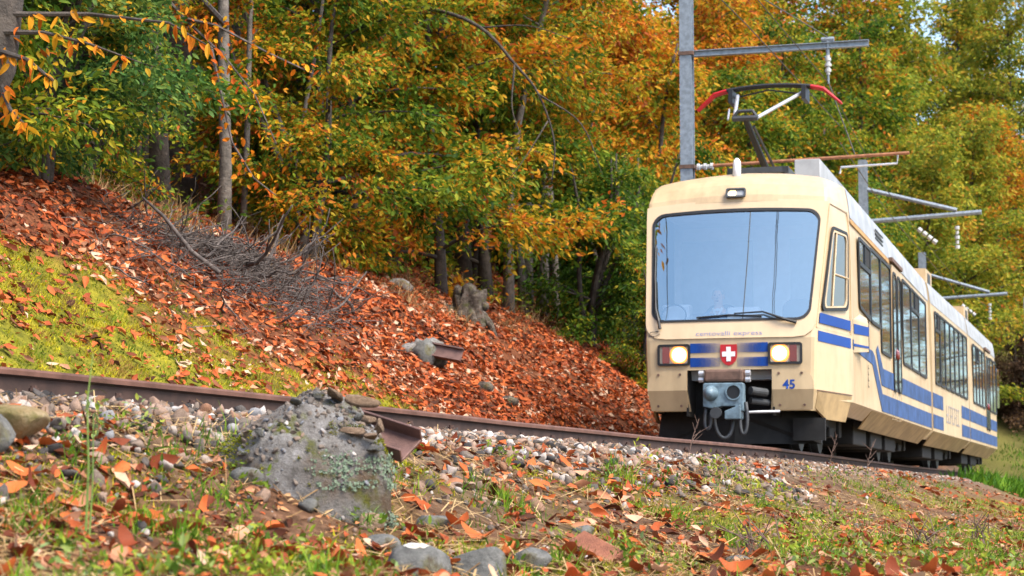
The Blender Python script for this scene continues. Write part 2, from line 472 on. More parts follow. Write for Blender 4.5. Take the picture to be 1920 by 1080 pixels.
def car_body(L, nose, flip, name, parent, mat):
    lv = [.46, .62, .72, .97, 1.2, 1.36, 1.50, 3.10, 3.18, 3.30, 3.38, 3.44, 3.50, 3.54, 3.56] if nose else [.46, .62, .72, .97, 1.5, 2.75, 3.05, 3.30, 3.38, 3.44, 3.50, 3.54, 3.56]
    V, F = [], []
    for z in lv:
        h = half_plan(z, L, nose)
        row = [(-x, y) for x, y in h[:0:-1]] + h
        wu = float(wfull(z))
        for x, y in row:
            q = max(0., 1 - (x / 1.3) ** 2) if z < 3.5 else max(0, 1 - (x / 1.3) ** 2)
            V.append((x, L - y if flip else y, z + float(arch(z)) * q))
    n = len(half_plan(1., L, nose)) * 2 - 1; c = n // 2
    for i in range(len(lv) - 1):
        for k in range(n - 1):
            z = (lv[i] + lv[i + 1]) / 2
            inner = c - 4 <= k < c + 4
            if nose and 1.5 < z < 3.1 and inner: continue
            if nose and z < .97 and c - 2 <= k < c + 2: continue
            if nose and not flip and 1.5 < z < 3.1 and (k in (c + 6, c + 7) or k in (c - 8, c - 7)): continue
            F.append((i * n + k, i * n + k + 1, (i + 1) * n + k + 1, (i + 1) * n + k))
        F.append((i * n + n - 1, i * n, (i + 1) * n, (i + 1) * n + n - 1))
    top = (len(lv) - 1) * n
    F.append(tuple(range(top, top + n)))
    b = MB(); b.add(V, F)
    return b.build(name, mat, parent, fix=True)
def rr(u0, u1, v0, v1, r, n=5, taper=0.):
    """rounded rectangle; taper widens the top on both sides"""
    pts = []
    for cx, cy, a0 in ((u1 - r, v0 + r, -90), (u1 - r, v1 - r, 0), (u0 + r, v1 - r, 90), (u0 + r, v0 + r, 180)):
        for k in range(n + 1):
            a = math.radians(a0 + 90 * k / n)
            u, v = cx + r * math.cos(a), cy + r * math.sin(a)
            m = (u0 + u1) / 2
            u = m + (u - m) * (1 + taper * (v - v0) / (v1 - v0))
            pts.append((u, v))
    return pts
def ring(mb, outer, inner, thick):
    """outer, inner: point lists in space; thick: vector out of the surface"""
    n = len(outer); t = Vector(thick)
    vs = [Vector(p) for p in outer] + [Vector(p) + t for p in outer] + [Vector(p) + t for p in inner] + [Vector(p) for p in inner]
    fs = []
    for k in range(n):
        k2 = (k + 1) % n
        for a in range(3):
            fs.append((a * n + k, a * n + k2, (a + 1) * n + k2, (a + 1) * n + k))
    mb.add(vs, fs)
def side_pts(poly, sg, off):
    return [(sg * (float(wfull(min(z, 2.75)) if z > .62 else wfull(z)) + off), y, z) for y, z in poly]
def side_sheet(mb, poly, sg, off=.004, th=.004):
    p = side_pts(poly, sg, off)
    mb.prism(p if sg > 0 else p[::-1], (sg * th, 0, 0))
def side_window(car, y0, y1, z0, z1, sg, hopper=False, zb2=None, r=.09):
    o = rr(y0, y1, z0, z1, r)
    i = rr(y0 + .045, y1 - .045, z0 + .045, z1 - .045, r * .7)
    if zb2 is not None:                      # lower edge falls towards the back
        sl = lambda P: [(y, z + (zb2 - z0) * (y - y0) / (y1 - y0) * max(0, (z1 - z) / (z1 - z0))) for y, z in P]
        o, i = sl(o), sl(i)
    f = MB(); ring(f, side_pts(o, sg, 0), side_pts(i, sg, 0), (sg * .022, 0, 0))
    if hopper:
        zh = z1 - .36
        f.box((min(sg * 1.327, sg * 1.352), y0 + .04, zh - .03), (max(sg * 1.327, sg * 1.352), y1 - .04, zh + .03))
        f.box((min(sg * 1.327, sg * 1.352), (y0 + y1) / 2 - .02, zh), (max(sg * 1.327, sg * 1.352), (y0 + y1) / 2 + .02, z1 - .04))
    f.build('window_frame', M['black'], car, fix=True)
    g = MB(); side_sheet(g, i, sg, .006, .003); g.build('window_pane', M['sidepane'], car)
    if hopper:
        g = MB(); g.box((min(sg * 1.335, sg * 1.338), (y0 + y1) / 2 + .03, z1 - .30), (max(sg * 1.335, sg * 1.338), y1 - .06, z1 - .06)); g.build('open_vent', M['dark'], car)
def side_door(car, y0, y1, sg):
    m = (y0 + y1) / 2
    for a, b in ((y0, m - .01), (m + .01, y1)):
        d = MB(); side_sheet(d, rr(a, b, .58, 3.0, .03), sg, .003, .012); d.build('door', M['cream'], car)
        o = rr(a + .07, b - .07, 1.02, 2.9, .12); i = rr(a + .11, b - .11, 1.06, 2.86, .09)
        f = MB(); ring(f, side_pts(o, sg, .014), side_pts(i, sg, .014), (sg * .014, 0, 0)); f.build('door_window_frame', M['black'], car, fix=True)
        g = MB(); side_sheet(g, i, sg, .017, .003); g.build('door_window', M['sidepane'], car)
    e = MB(); e.box((min(sg * 1.31, sg * 1.37), y0 - .15, 3.03), (max(sg * 1.31, sg * 1.37), y1 + .15, 3.09)); e.build('door_rain_gutter', M['rust'], car)
    for y in (m - .12, m + .1):
        h = MB(); h.ball((sg * 1.35, y, 1.62), (.02, .04, .09), 8, 6); h.build('door_button', M['redlens'], car, smooth=True)
def strip(car, poly, mat, name='stripe', sides=(1, -1), off=.004):
    for sg in sides:
        b = MB(); side_sheet(b, poly, sg, off, .003); b.build(name, mat, car)
def roof_panels(car, y0, y1):
    for sg in (1, -1):
        zz = [3.06, 3.18, 3.30, 3.38, 3.44]
        V = []
        for y in (y0, y1):
            for z in zz:
                x = float(wfull(z)) + .006
                V.append((sg * x, y, z + float(arch(z)) * max(0, 1 - (x / 1.3) ** 2) + .002))
        n = len(zz)
        b = MB(); b.add(V, [(k, k + 1, n + k + 1, n + k) for k in range(n - 1)]); b.build('roof_cove', M['roofgrey'], car)
def bogie(parent, y, z=0.):
    e = MB()
    for sg in (1, -1):
        e.box((sg * .78 - .05, y - 1.25, .30), (sg * .78 + .05, y + 1.25, .46))
        e.box((sg * .78 - .09, y - .25, .20), (sg * .78 + .09, y + .25, .34))
        for dy in (-.9, .9):
            e.box((sg * .80 - .07, y + dy - .14, .22), (sg * .80 + .07, y + dy + .14, .50))
    e.box((-.8, y - .2, .3), (.8, y + .2, .5))
    b = e.build('bogie', M['dark'], parent, bevel=.02)
    for dy in (-.9, .9):
        for sg in (1, -1):
            w = MB(); w.tube([(sg * .47, y + dy, .36), (sg * .58, y + dy, .36)], .36, 28); w.tube([(sg * .45, y + dy, .36), (sg * .48, y + dy, .36)], .385, 28)
            w.tube([(sg * .58, y + dy, .36), (sg * .66, y + dy, .36)], .10, 14)
            w.build('wheel', M['darkgrey'], b)
    return b
def text_mesh(txt, size, sx=1., bold=0.):
    cu = bpy.data.curves.new('lettering', 'FONT'); cu.body = txt; cu.size = size; cu.align_x = 'CENTER'; cu.align_y = 'CENTER'; cu.offset = bold; cu.resolution_u = 3
    ob = bpy.data.objects.new('lettering_tmp', cu); COL.objects.link(ob)
    bpy.context.view_layer.update()
    me = bpy.data.meshes.new_from_object(ob.evaluated_get(bpy.context.evaluated_depsgraph_get()))
    bpy.data.objects.remove(ob); bpy.data.curves.remove(cu)
    for v in me.vertices: v.co.x *= sx
    return me

h0 = float(heading(6.5))
train = empty('train', (trk(0)[0], trk(0)[1], float(rail_z(0))), (-.0055, 0, -R_(16.65)))
tag(train, 'cream and blue three-car electric train with lit headlights coming round the bend', 'train')
bpy.context.view_layer.update()
TI = train.matrix_world.inverted()
L1, L2, L3 = 13.85, 7.85, 10.1
def car_frame(o, t0, t1):
    a = TI @ Vector((*trk(t0), float(rail_z(t0)))); b = TI @ Vector((*trk(t1), float(rail_z(t1))))
    d = b - a
    o.location = a; o.rotation_euler = (math.asin(d.z / d.length), 0, -math.atan2(d.x, d.y))
car1 = car_body(L1, True, False, 'car_body', train, M['cream']); car1['label'] = 'leading car with windscreen, headlights and Swiss shield'
car2 = car_body(L2, False, False, 'car_body', train, M['cream']); car_frame(car2, 13.98, 21.85); car2['label'] = 'short middle car with one long row of windows'
car3 = car_body(L3, True, True, 'car_body', train, M['cream']); car_frame(car3, 21.98, 32.1); car3['label'] = 'rear car at the far end'

# windscreen surround: proud panel with rounded lower corners, hole for the glass
def ws_inner(g=0.): return rr(-1.0 + g, 1.0 - g, 1.585 + g, 3.02 - g, .15 - g * .5, 7, .095)
def lift(P, off):
    out = []
    for u, v in P:
        zz = v + float(arch(v)) * max(0, 1 - (u / 1.2) ** 2) * min(1, max(0, (v - 2.2) / .8))
        out.append(Vector(fsurf(u, zz, off)) if zz < 3.03 else Vector((u, float(yfront(3.03)) + .05 * (u / 1.17) ** 2 - off + (zz - 3.03) * .36, zz)))
    return out
def dense(P, n=3):
    out = []
    for a, b in zip(P, P[1:] + P[:1]):
        m = max(1, int(math.dist(a, b) / .12))
        out += [(a[0] + (b[0] - a[0]) * k / m, a[1] + (b[1] - a[1]) * k / m) for k in range(m)]
    return out
inner = dense(ws_inner(), 3)
cxz = (0, 2.3)
def outer_for(p):
    """where the ray from the middle through p leaves the panel outline"""
    dx, dz = p[0] - cxz[0], p[1] - cxz[1]
    best = None
    for k in np.linspace(1.0, 1.9, 400):
        x, z = cxz[0] + dx * k, cxz[1] + dz * k
        w = float(wfront(z)) + .004; r = .22
        inside = 1.365 < z < 3.13 and abs(x) < w
        if inside and z < 1.365 + r and abs(x) > w - r:
            inside = math.hypot(abs(x) - (w - r), z - (1.365 + r)) < r
        if not inside: break
        best = (x, z)
    return best or p
outer = [outer_for(p) for p in inner]
b = MB(); ring(b, lift(outer, 0.002), lift(inner, 0.002), (0, -.016, 0)); b.build('windscreen_surround', M['cream2'], car1, fix=True)
g1 = dense(ws_inner(.0)); g2_ = [(p[0] * .972, 2.3 + (p[1] - 2.3) * .962) for p in g1]
b = MB(); ring(b, lift(g1, .004), lift(g2_, .004), (0, -.026, 0)); b.build('windscreen_gasket', M['black'], car1, fix=True)
rings = [[(p[0] * k, 2.3 + (p[1] - 2.3) * k) for p in g1] for k in (.985, .75, .5, .25)]
b = MB(); V = []
for P in rings: V += lift(P, .010)
n = len(g1); V.append(Vector(fsurf(0, 2.3, .010)))
F = [(a * n + k, a * n + (k + 1) % n, (a + 1) * n + (k + 1) % n, (a + 1) * n + k) for a in range(3) for k in range(n)] + [(3 * n + k, 3 * n + (k + 1) % n, 4 * n) for k in range(n)]
b.add(V, F); b.build('windscreen', M['windscreen'], car1, smooth=True)
b = MB(); b.tube([fsurf(.165, 1.6, .014), fsurf(.185, 2.4, .014), fsurf(.19, 3.02, .016)], .006, 6); b.build('windscreen_seam', M['black'], car1)

# brow: marker light, roof aerial
b = MB(); P = rr(-.135, .125, 3.16, 3.285, .03); Q = rr(-.115, .105, 3.18, 3.265, .02)
sl = lambda P, off=0: [(x, .615 - off + (z - 3.16) * .45, z + .055) for x, z in P]
ring(b, sl(P), sl(Q), (0, -.03, .01)); b.build('marker_light_frame', M['darkgrey'], car1, fix=True)
b = MB(); b.add(sl(Q, .008), [tuple(range(len(Q)))]); b.build('marker_light_lens', M['roofgrey'], car1)
b = MB(); b.add(sl(rr(-.095, -.005, 3.185, 3.26, .02), .014), [tuple(range(24))]); b.build('marker_light_bulb', M['lamp'], car1)
b = MB(); b.tube([(-.055, 1.0, 3.48), (-.055, 1.01, 3.72), (-.055, 1.02, 3.77), (-.055, 1.025, 3.80)], [.055, .052, .042, .012], 14); b.build('roof_aerial', M['white'], car1, smooth=True)
# headlights
for sg in (-1, 1):
    x0, x1 = sorted((sg * .49, sg * .91))
    P = rr(x0, x1, 1.03, 1.30, .035); Q = rr(x0 + .028, x1 - .028, 1.058, 1.272, .02)
    pl = lambda P, off: [fsurf(x, z, off) for x, z in P]
    b = MB(); ring(b, pl(P, 0), pl(Q, 0), (0, -.03, 0)); h = b.build('headlight', M['black'], car1, fix=True)
    b = MB(); b.add(pl(Q, .004), [tuple(range(len(Q)))]); b.build('headlight_backing', M['lensback'], car1)
    c = fsurf(sg * .63, 1.165, 0)
    b = MB(); b.tube([(c[0], c[1] - .002, c[2]), (c[0], c[1] - .016, c[2])], [.125, .108], 26); b.build('headlight_reflector', M['lamp_ring'], car1)
    b = MB(); b.tube([(c[0], c[1] - .004, c[2]), (c[0], c[1] - .024, c[2]), (c[0], c[1] - .034, c[2])], [.094, .092, .055], 26); b.build('headlight_lamp', M['lamp'], car1, smooth=True)
    a, d = sorted((sg * .755, sg * .845))
    b = MB(); b.box((a, c[1] - .014, 1.062), (d, c[1] + .002, 1.268)); b.build('tail_light_lens', M['redlens'], car1)
# striped band and shield between the headlights
def bar(mb, x0, x1, z0, z1, off=.005):
    mb.prism([fsurf(x0, z0, off), fsurf(x1, z0, off), fsurf(x1, z1, off), fsurf(x0, z1, off)], (0, -.003, 0))
for z0, z1 in ((1.185, 1.305), (1.01, 1.125)):
    for sg in (1, -1):
        b = MB(); N = 24; pitch = .0162
        for k in range(N):
            w = pitch * (1.0 if k < 4 else max(.18, .92 - .78 * (k - 4) / (N - 5)))
            a = .489 - k * pitch
            bar(b, sg * a, sg * (a - w), z0, z1) if sg < 0 else bar(b, a - w, a, z0, z1)
        b.build('graded_blue_stripe', M['blue'], car1)
sh = [(-.105, 1.285), (.105, 1.285), (.105, 1.13), (.085, 1.075), (.04, 1.035), (0, 1.022), (-.04, 1.035), (-.085, 1.075), (-.105, 1.13)]
b = MB(); b.prism([fsurf(x, z, .010) for x, z in sh][::-1], (0, -.006, 0)); b.build('shield', M['red'], car1)
b = MB()
for x0, x1, z0, z1 in ((-.028, .028, 1.075, 1.255), (-.082, -.0285, 1.135, 1.195), (.0285, .082, 1.135, 1.195)): bar(b, x0, x1, z0, z1, .018)
b.build('shield_cross', M['white'], car1)
me = text_mesh('centovalli express', .098, 1.3, -.0008)
for v in me.vertices: v.co = Vector(fsurf(v.co.x * .97 / 1.06, 1.425 + v.co.y * .82, .021))
link('front_lettering', me, M['lettering'], car1)
# lower front panels with bolts, number, coupler bay
for sg in (-1, 1):
    P = [(.535, .47), (1.015, .47), (1.03, .60), (1.045, .72), (1.045, .80), (1.02, .89), (.95, .945), (.86, .962), (.535, .962)]
    P = [(sg * x, z) for x, z in P]
    zs = [.47, .60, .72, .80, .89, .945, .962]
    b = MB(); V = []
    def xout(z): return float(np.interp(z, [.47, .60, .72, .80, .89, .945, .962], [1.015, 1.03, 1.045, 1.045, 1.02, .95, .86]))
    for off in (.003, .016):
        for z in zs:
            V += [fsurf(sg * .535, z, off), fsurf(sg * (.535 + xout(z)) / 2, z, off), fsurf(sg * xout(z), z, off)]
    n = len(zs) * 3; F = []
    for i in range(len(zs) - 1):
        for k in range(2):
            q = (i * 3 + k, i * 3 + k + 1, i * 3 + 3 + k + 1, i * 3 + 3 + k)
            F.append(tuple(a + n for a in q)); F.append(q[::-1])
        for k in (0, 2): F.append((i * 3 + k, i * 3 + 3 + k, n + i * 3 + 3 + k, n + i * 3 + k))
    F += [(k, k + 1, n + k + 1, n + k) for k in (0, 1)] + [(n - 3 + k, n - 2 + k, 2 * n - 2 + k, 2 * n - 3 + k) for k in (0, 1)]
    b.add(V, F); b.build('skirt_panel', M['cream'], car1, fix=True)
    for x, z in ((.62, .92), (.90, .92), (.62, .53), (.92, .53)):
        p = fsurf(sg * x, z, .016); b = MB(); b.tube([(p[0], p[1] + .004, p[2]), (p[0], p[1] - .012, p[2])], .016, 8); b.build('panel_bolt', M['rust'], car1)
me = text_mesh('45', .155, 1.0, .004)
for v in me.vertices: v.co = Vector(fsurf(v.co.x + .745, .775 + v.co.y, .021))
link('fleet_number', me, M['blue'], car1)
# cab sides: chamfer panel details
def cham(k, z, sg, off=0.):
    """k 0..1 from the front corner to the body side, at height z"""
    wf, wu, y0 = float(wfront(z)), float(wfull(z)), float(yfront(z))
    a = Vector((wf + .012, y0 + .12, z)); c = Vector((wu - .012, YC - .07, z))
    p = a.lerp(c, k); nrm = Vector((c.y - a.y, -(c.x - a.x), 0)).normalized()
    p = p + nrm * off
    return Vector((sg * p.x, p.y, p.z)), Vector((sg * nrm.x, nrm.y, 0))
for sg in (1, -1):
    def loop(P, off): return [cham(k, z, sg, off)[0] for k, z in P]
    nr = cham(.5, 2.2, sg)[1]
    # quadrilateral window with slanted lower edge, rounded corners
    def q(g):
        P = rr(0.0 + g * .9, 1.0 - g * .9, 0 + g, 1 - g, .10, 4)
        out = []
        for u, v in P:
            k0 = -.02 + .27 * v * .0; k1 = .90
            zlo = 1.70 + .10 * u; zhi = 2.83
            kl = .04 + .10 * v; out.append((kl + (k1 - kl) * u, zlo + (zhi - zlo) * v))
        return out
    o_, i_ = dense(q(0)), None
    i_ = [(.5 + (k - .5) * .90, 2.27 + (z - 2.27) * .94) for k, z in o_]
    def edge_for(p):
        dk, dz = p[0] - .5, p[1] - 2.3
        m = min((.53 / abs(dk)) if abs(dk) > 1e-6 else 9, (.815 / abs(dz)) if abs(dz) > 1e-6 else 9)
        return (.5 + dk * m, 2.3 + dz * m)
    od = dense(q(0)); od2 = []
    for a_, b_ in zip(od, od[1:] + od[:1]): od2 += [(a_[0] + (b_[0] - a_[0]) * j / 4, a_[1] + (b_[1] - a_[1]) * j / 4) for j in range(4)]
    b = MB(); ring(b, loop([edge_for(p) for p in od2], .003), loop([(.5 + (k - .5) * .96, 2.27 + (z - 2.27) * .97) for k, z in od2], .003), nr * -.012); b.build('cab_side_panel', M['cream'], car1, fix=True)
    b = MB(); ring(b, loop(o_, .002), loop(i_, .002), nr * .02); b.build('cab_window_frame', M['black'], car1, fix=True)
    i2 = [(.5 + (k - .5) * .97, 2.27 + (z - 2.27) * .98) for k, z in i_]
    b = MB(); b.add(loop(i2, .008), [tuple(range(len(i2)))]); b.build('cab_window_pane', M['cabpane'], car1)
    b = MB()
    i3 = [(.5 + (k - .5) * .91, 2.27 + (z - 2.27) * .95) for k, z in i2]
    ring(b, loop(i2, .009), loop(i3, .009), nr * .012)
    b.build('cab_window_inner_frame', M['cream'], car1, fix=True)
    b = MB()
    b.tube([cham(.36, 1.80, sg, .016)[0], cham(.36, 2.76, sg, .016)[0]], .012, 6)
    b.tube([cham(.36, 2.22, sg, .017)[0], cham(.88, 2.22, sg, .017)[0]], .013, 6)
    b.build('cab_window_bars', M['cream'], car1)
    for z0, z1, ka in ((1.55, 1.68, .03), (1.32, 1.45, .02)):
        b = MB(); P = [cham(ka, z0, sg, .004)[0], cham(.99, z0, sg, .004)[0], cham(.99, z1, sg, .004)[0], cham(ka - .01, z1, sg, .004)[0]]
        b.prism(P if sg > 0 else P[::-1], nr * .003); b.build('blue_stripe', M['blue'], car1)
    b = MB()
    P = [cham(.02, .70, sg, .006)[0], cham(1, .70, sg, .006)[0], cham(1, .715, sg, .006)[0], cham(.02, .715, sg, .006)[0]]
    b.prism(P, nr * .003); b.build('panel_seam', M['rust'], car1)
    P = [cham(.05, .69, sg, .008)[0], cham(1.0, .69, sg, .008)[0], Vector((sg * 1.24, YC - .15, .36)), Vector((sg * 1.10, .75, .37)), cham(.03, .50, sg, .008)[0]]
    b = MB(); b.prism(P if sg > 0 else P[::-1], nr * -.03); b.build('lower_apron', M['cream_low'], car1)
    # mirror housing standing off the side behind the cab
    b = MB(); b.add([(sg * 1.327, 1.78, 1.28), (sg * 1.327, 1.78, 1.72), (sg * 1.45, 2.45, 1.33), (sg * 1.45, 2.45, 1.70), (sg * 1.327, 2.45, 1.33), (sg * 1.327, 2.45, 1.84), (sg * 1.43, 2.45, 1.78)],
                    [(0, 2, 3, 1), (1, 3, 6, 5), (2, 4, 5, 6, 3), (0, 4, 2)])
    b.build('mirror_housing', M['cream'], car1, fix=True)
    for z0, z1 in ((1.53, 1.66), (1.365, 1.40)):
        b = MB(); pts = [(sg * 1.335, 1.80, z0), (sg * 1.453, 2.44, z0 + .01), (sg * 1.453, 2.44, z1), (sg * 1.335, 1.80, z1)]
        b.prism(pts, (sg * .003, 0, 0)); b.build('blue_stripe', M['blue'], car1)
    b = MB(); b.box((min(sg * 1.43, sg * 1.455), 2.452, 1.32), (max(sg * 1.43, sg * 1.455), 2.49, 1.74)); b.build('mirror_edge', M['black'], car1)
# side windows, doors, stripes
for sg in (1, -1):
    side_window(car1, 2.45, 3.80, 1.93, 2.90, sg, True, 1.84)
    side_window(car1, 3.82, 5.10, 1.84, 2.92, sg)
    side_window(car1, 5.14, 6.56, 1.50, 2.93, sg)
    side_door(car1, 6.78, 8.12, sg)
    for k in range(3): side_window(car1, 8.45 + 1.49 * k, 8.45 + 1.49 * k + 1.47, 1.53, 2.95, sg, k == 1)
    for k in range(7): side_window(car2, .50 + .99 * k, .50 + .99 * k + .97, 1.53, 2.95, sg, k == 0)
    for k in range(4): side_window(car3, .95 + .90 * k, .95 + .90 * k + .88, 1.53, 2.93, sg, k == 1)
    side_door(car3, 4.75, 5.95, sg)
    for k in range(2): side_window(car3, 6.1 + 1.1 * k, 6.1 + 1.1 * k + 1.08, 1.53, 2.93, sg)
    b = MB(); P = rr(8.6, 9.35, 1.75, 2.8, .1); side_sheet(b, P, sg, -.03, .05); b.build('cab_window_pane', M['sidepane'], car3)
strip(car1, [(1.72, 1.45), (1.72, 1.32), (3.95, 1.26), (5.15, .64), (13.85, .66), (13.85, .93), (5.22, .90), (4.25, 1.40), (4.0, 1.45)], M['blue_faded'], 'blue_stripe')
strip(car1, [(4.45, 1.50), (5.15, 1.02), (13.85, 1.07), (13.85, 1.34), (5.35, 1.28), (4.70, 1.58)], M['blue_faded'], 'blue_stripe', off=.005)
for ca, a, c_ in ((car2, .0, 1.9), (car2, 5.9, 7.85), (car3, 0., 8.3)):
    strip(ca, [(a, .68), (c_, .68), (c_, .94), (a, .94)], M['blue_faded'], 'blue_stripe')
    strip(ca, [(a, 1.08), (c_, 1.08), (c_, 1.35), (a, 1.35)], M['blue_faded'], 'blue_stripe')
g = np.random.default_rng(3)
for k in range(7):                                       # worn, no longer readable lettering on the middle car
    b = MB(); y = 2.5 + .42 * k
    side_sheet(b, [(y, .86), (y + .05, .86), (y + .11, 1.22), (y + .06, 1.22)], 1, .006, .002)
    for z in g.choice([.86, 1.0, 1.18], 2, replace=False): side_sheet(b, [(y + .06, z), (y + .26, z), (y + .26, z + .04), (y + .06, z + .04)], 1, .009, .002)
    b.build('worn_letter', M['cream_blue'], car2)
for k in range(4):
    b = MB(); z = 1.16 - k * .085
    side_sheet(b, [(3.40, z), (3.50, z), (3.50, z + .018), (3.42, z + .018), (3.42, z + .06), (3.40, z + .06)], 1, .006, .002); b.build('worn_letter', M['darkgrey'], car1)
for ca, L, a in ((car1, L1, 1.75), (car2, L2, .02), (car3, L3, .02)):
    roof_panels(ca, a, L - .02 if ca is not car3 else L - 1.7)
strip(car1, [(1.75, 2.985), (6.6, 2.985), (6.6, 3.045), (1.75, 3.045)], M['orange'], 'drip_rail', off=-.008)
for sg in (1, -1):
    for ca, L in ((car1, L1), (car2, L2), (car3, L3)):
        b = MB()
        y0 = 3.9 if ca is car1 else .1
        y1 = L - .1 if ca is not car3 else L - 2
        P = side_pts([(y0 + .1, .605), (y1, .605)], sg, .004) + [(sg * 1.09, y1 - .2, .36), (sg * 1.09, y0 + .35, .36)]
        b.prism(P, (sg * -.02, 0, 0)); b.build('lower_apron', M['cream_low'], ca)
        for y in ((6.78, 8.12) if ca is car1 else ()):
            b = MB(); side_sheet(b, [(y - .006, .5), (y + .006, .5), (y + .006, .97), (y - .006, .97)], sg, .008, .002); b.build('panel_seam', M['rust'], ca)
for ca in (car2, car3):
    b = MB(); b.box((-1.22, -.135, .7), (1.22, -.005, 3.36)); b.build('gangway_bellows', M['roofgrey'], ca)
for k in range(3):
    b = MB()
    side_sheet(b, [(4.9 + k * 0, 3.17 + k * .06), (5.9, 3.17 + k * .06), (5.9, 3.195 + k * .06), (4.9, 3.195 + k * .06)], 1, -.03, .012); b.build('roof_vent_slot', M['darkgrey'], car1)
# underside, interior
for ca, a, c_ in ((car1, 1.4, L1 - .1), (car2, .1, L2 - .1), (car3, .1, L3 - 1.4)):
    b = MB(); b.box((-1.08, a, .50), (1.08, c_, .80)); b.build('underframe', M['dark'], ca)
for ca, ys in ((car1, (3.0, 12.4)), (car2, (7.0,)), (car3, (8.0,))):
    for y in ys: bogie(ca, y)
for ca, x in ((car1, (5.3, 7.5, 9.6)), (car2, (2.0, 4.3)), (car3, (2.3, 4.8))):
    for y in x:
        b = MB(); b.box((-.98, y - .8, .14), (.98, y + .8, .50)); b.build('equipment_box', M['dark'], ca, bevel=.02)
b = MB(); b.box((-1.04, .62, .62), (1.04, 2.4, .86)); b.box((-1.04, 1.0, .3), (1.04, 1.4, .9)); b.build('cab_floor', M['dark'], car1)
b = MB(); b.box((-1.22, 2.55, .86), (1.22, 2.60, 3.2)); b.build('cab_rear_wall', M['interior'], car1)
b = MB(); b.box((-1.1, 2.50, 1.9), (-.12, 2.548, 2.9)); b.box((.40, 2.50, 1.9), (1.12, 2.548, 2.9)); b.build('cab_wall_panel', M['desk'], car1)
b = MB(); b.box((-1.1, .9, 3.10), (1.1, 2.55, 3.13)); b.build('cab_ceiling', M['interior'], car1)
b = MB(); b.prism([(-1.0, .16, 1.50), (-1.0, .75, 1.57), (-1.0, .75, .86), (-1.0, .30, .86)], (2.0, 0, 0)); d_ = b.build('control_desk', M['desk'], car1)
b = MB(); b.box((-.98, .62, 1.58), (-.62, .82, 1.86)); b.box((-.12, .55, 1.58), (.30, .80, 1.80)); b.build('desk_console', M['interior'], car1, bevel=.02)
b = MB(); b.tube([(-.80 + .16 * math.cos(a), .50 + .05 * math.sin(a), 1.70 + .15 * math.sin(a)) for a in np.linspace(0, 2 * math.pi, 25)], .010, 6, False); b.build('control_wheel', M['black'], car1)
for x in (.62,):
    b = MB(); b.prism([(x + u, 1.75, z) for u, z in rr(-.22, .22, 1.15, 2.0, .14)], (0, .12, 0)); b.box((x - .22, 1.25, 1.15), (x + .22, 1.78, 1.27)); b.build('cab_seat', M['seat_blue'], car1, bevel=.02, fix=True)
b = MB(); b.prism([(-.42 + u, 1.78, z) for u, z in rr(-.21, .21, 1.2, 1.95, .12)], (0, .1, 0)); b.box((-.62, 1.2, 1.16), (-.22, 1.8, 1.27)); b.build('cab_seat', M['seat_blue'], car1, fix=True)
# wipers
def wiper(pts_arm, pts_blade):
    b = MB(); b.tube([fsurf(x, z, o) for x, z, o in pts_arm], [.022, .020, .012, .010][:len(pts_arm)], 6); b.build('wiper_arm', M['black'], car1)
    b = MB(); b.tube([fsurf(x, z, o) for x, z, o in pts_blade], .012, 6); b.build('wiper_blade', M['black'], car1)
wiper([(.84, 1.545, .05), (.66, 1.60, .07), (.42, 1.69, .06), (.06, 1.675, .05)], [(-.42, 1.635, .03), (0, 1.66, .035), (.40, 1.635, .03)])
wiper([(-.88, 1.50, .05), (-.90, 1.60, .07), (-.955, 1.78, .06), (-.99, 2.15, .05)], [(-.97, 1.70, .03), (-.995, 2.1, .035), (-1.02, 2.60, .03)])
b = MB(); b.tube([fsurf(-.90, 1.47, .03), fsurf(-1.0, 1.46, .05), fsurf(-1.02, 1.40, .05), fsurf(-.93, 1.41, .04), fsurf(-.88, 1.44, .03)], .005, 5); b.build('washer_hose', M['black'], car1)

# coupler in its bay, plough
cp = empty('coupler', (0, 0, 0), parent=train)
b = MB(); b.box((-.54, .55, .40), (.54, .58, 1.0)); b.box((-.555, .08, .40), (-.53, .58, .97)); b.box((.53, .08, .40), (.555, .58, .97)); b.box((-.54, .05, .975), (.54, .58, 1.0)); b.build('coupler_bay', M['dark'], car1)
P = [(-.25, .50), (-.25, .77), (-.23, .785), (.235, .785), (.25, .77), (.25, .44), (.20, .44), (.14, .50), (-.02, .50), (-.10, .475), (-.16, .475)]
b = MB(); b.prism([(x, -.42, z) for x, z in P][::-1], (0, .16, 0)); b.build('coupler_head', M['couplerblue'], cp, bevel=.012, fix=True)
b = MB(); b.tube([(-.15, -.40, .66), (-.15, -.46, .66), (-.15, -.54, .66), (-.15, -.57, .66)], [.10, .085, .06, .02], 18); b.build('coupler_cone', M['couplerblue'], cp, smooth=True)
b = MB(); b.tube([(.13, -.424, .67), (.13, -.40, .67)], .085, 20); b.build('coupler_socket', M['black'], cp)
b = MB(); ring(b, [(.13 + .10 * math.cos(a), -.421, .67 + .10 * math.sin(a)) for a in np.linspace(0, 6.28, 21)[:-1]], [(.13 + .083 * math.cos(a), -.421, .67 + .083 * math.sin(a)) for a in np.linspace(0, 6.28, 21)[:-1]], (0, -.02, 0)); b.build('socket_rim', M['couplerblue'], cp)
b = MB(); b.prism([(.02, -.45, .34), (.22, -.45, .34), (.22, -.45, .52), (.02, -.45, .44)], (0, .2, 0)); b.build('electric_coupler_box', M['couplerblue'], cp, bevel=.012, fix=True)
b = MB(); b.box((-.24, -.40, .80), (.24, -.16, .955)); b.build('coupler_cushion', M['rust'], cp, bevel=.03)
for x in (-.29, .29):
    b = MB()
    for z in (.83, .91): b.tube([(x - .03, -.3, z), (x + .03, -.3, z)], .035, 10)
    b.build('cushion_bracket', M['alu'], cp)
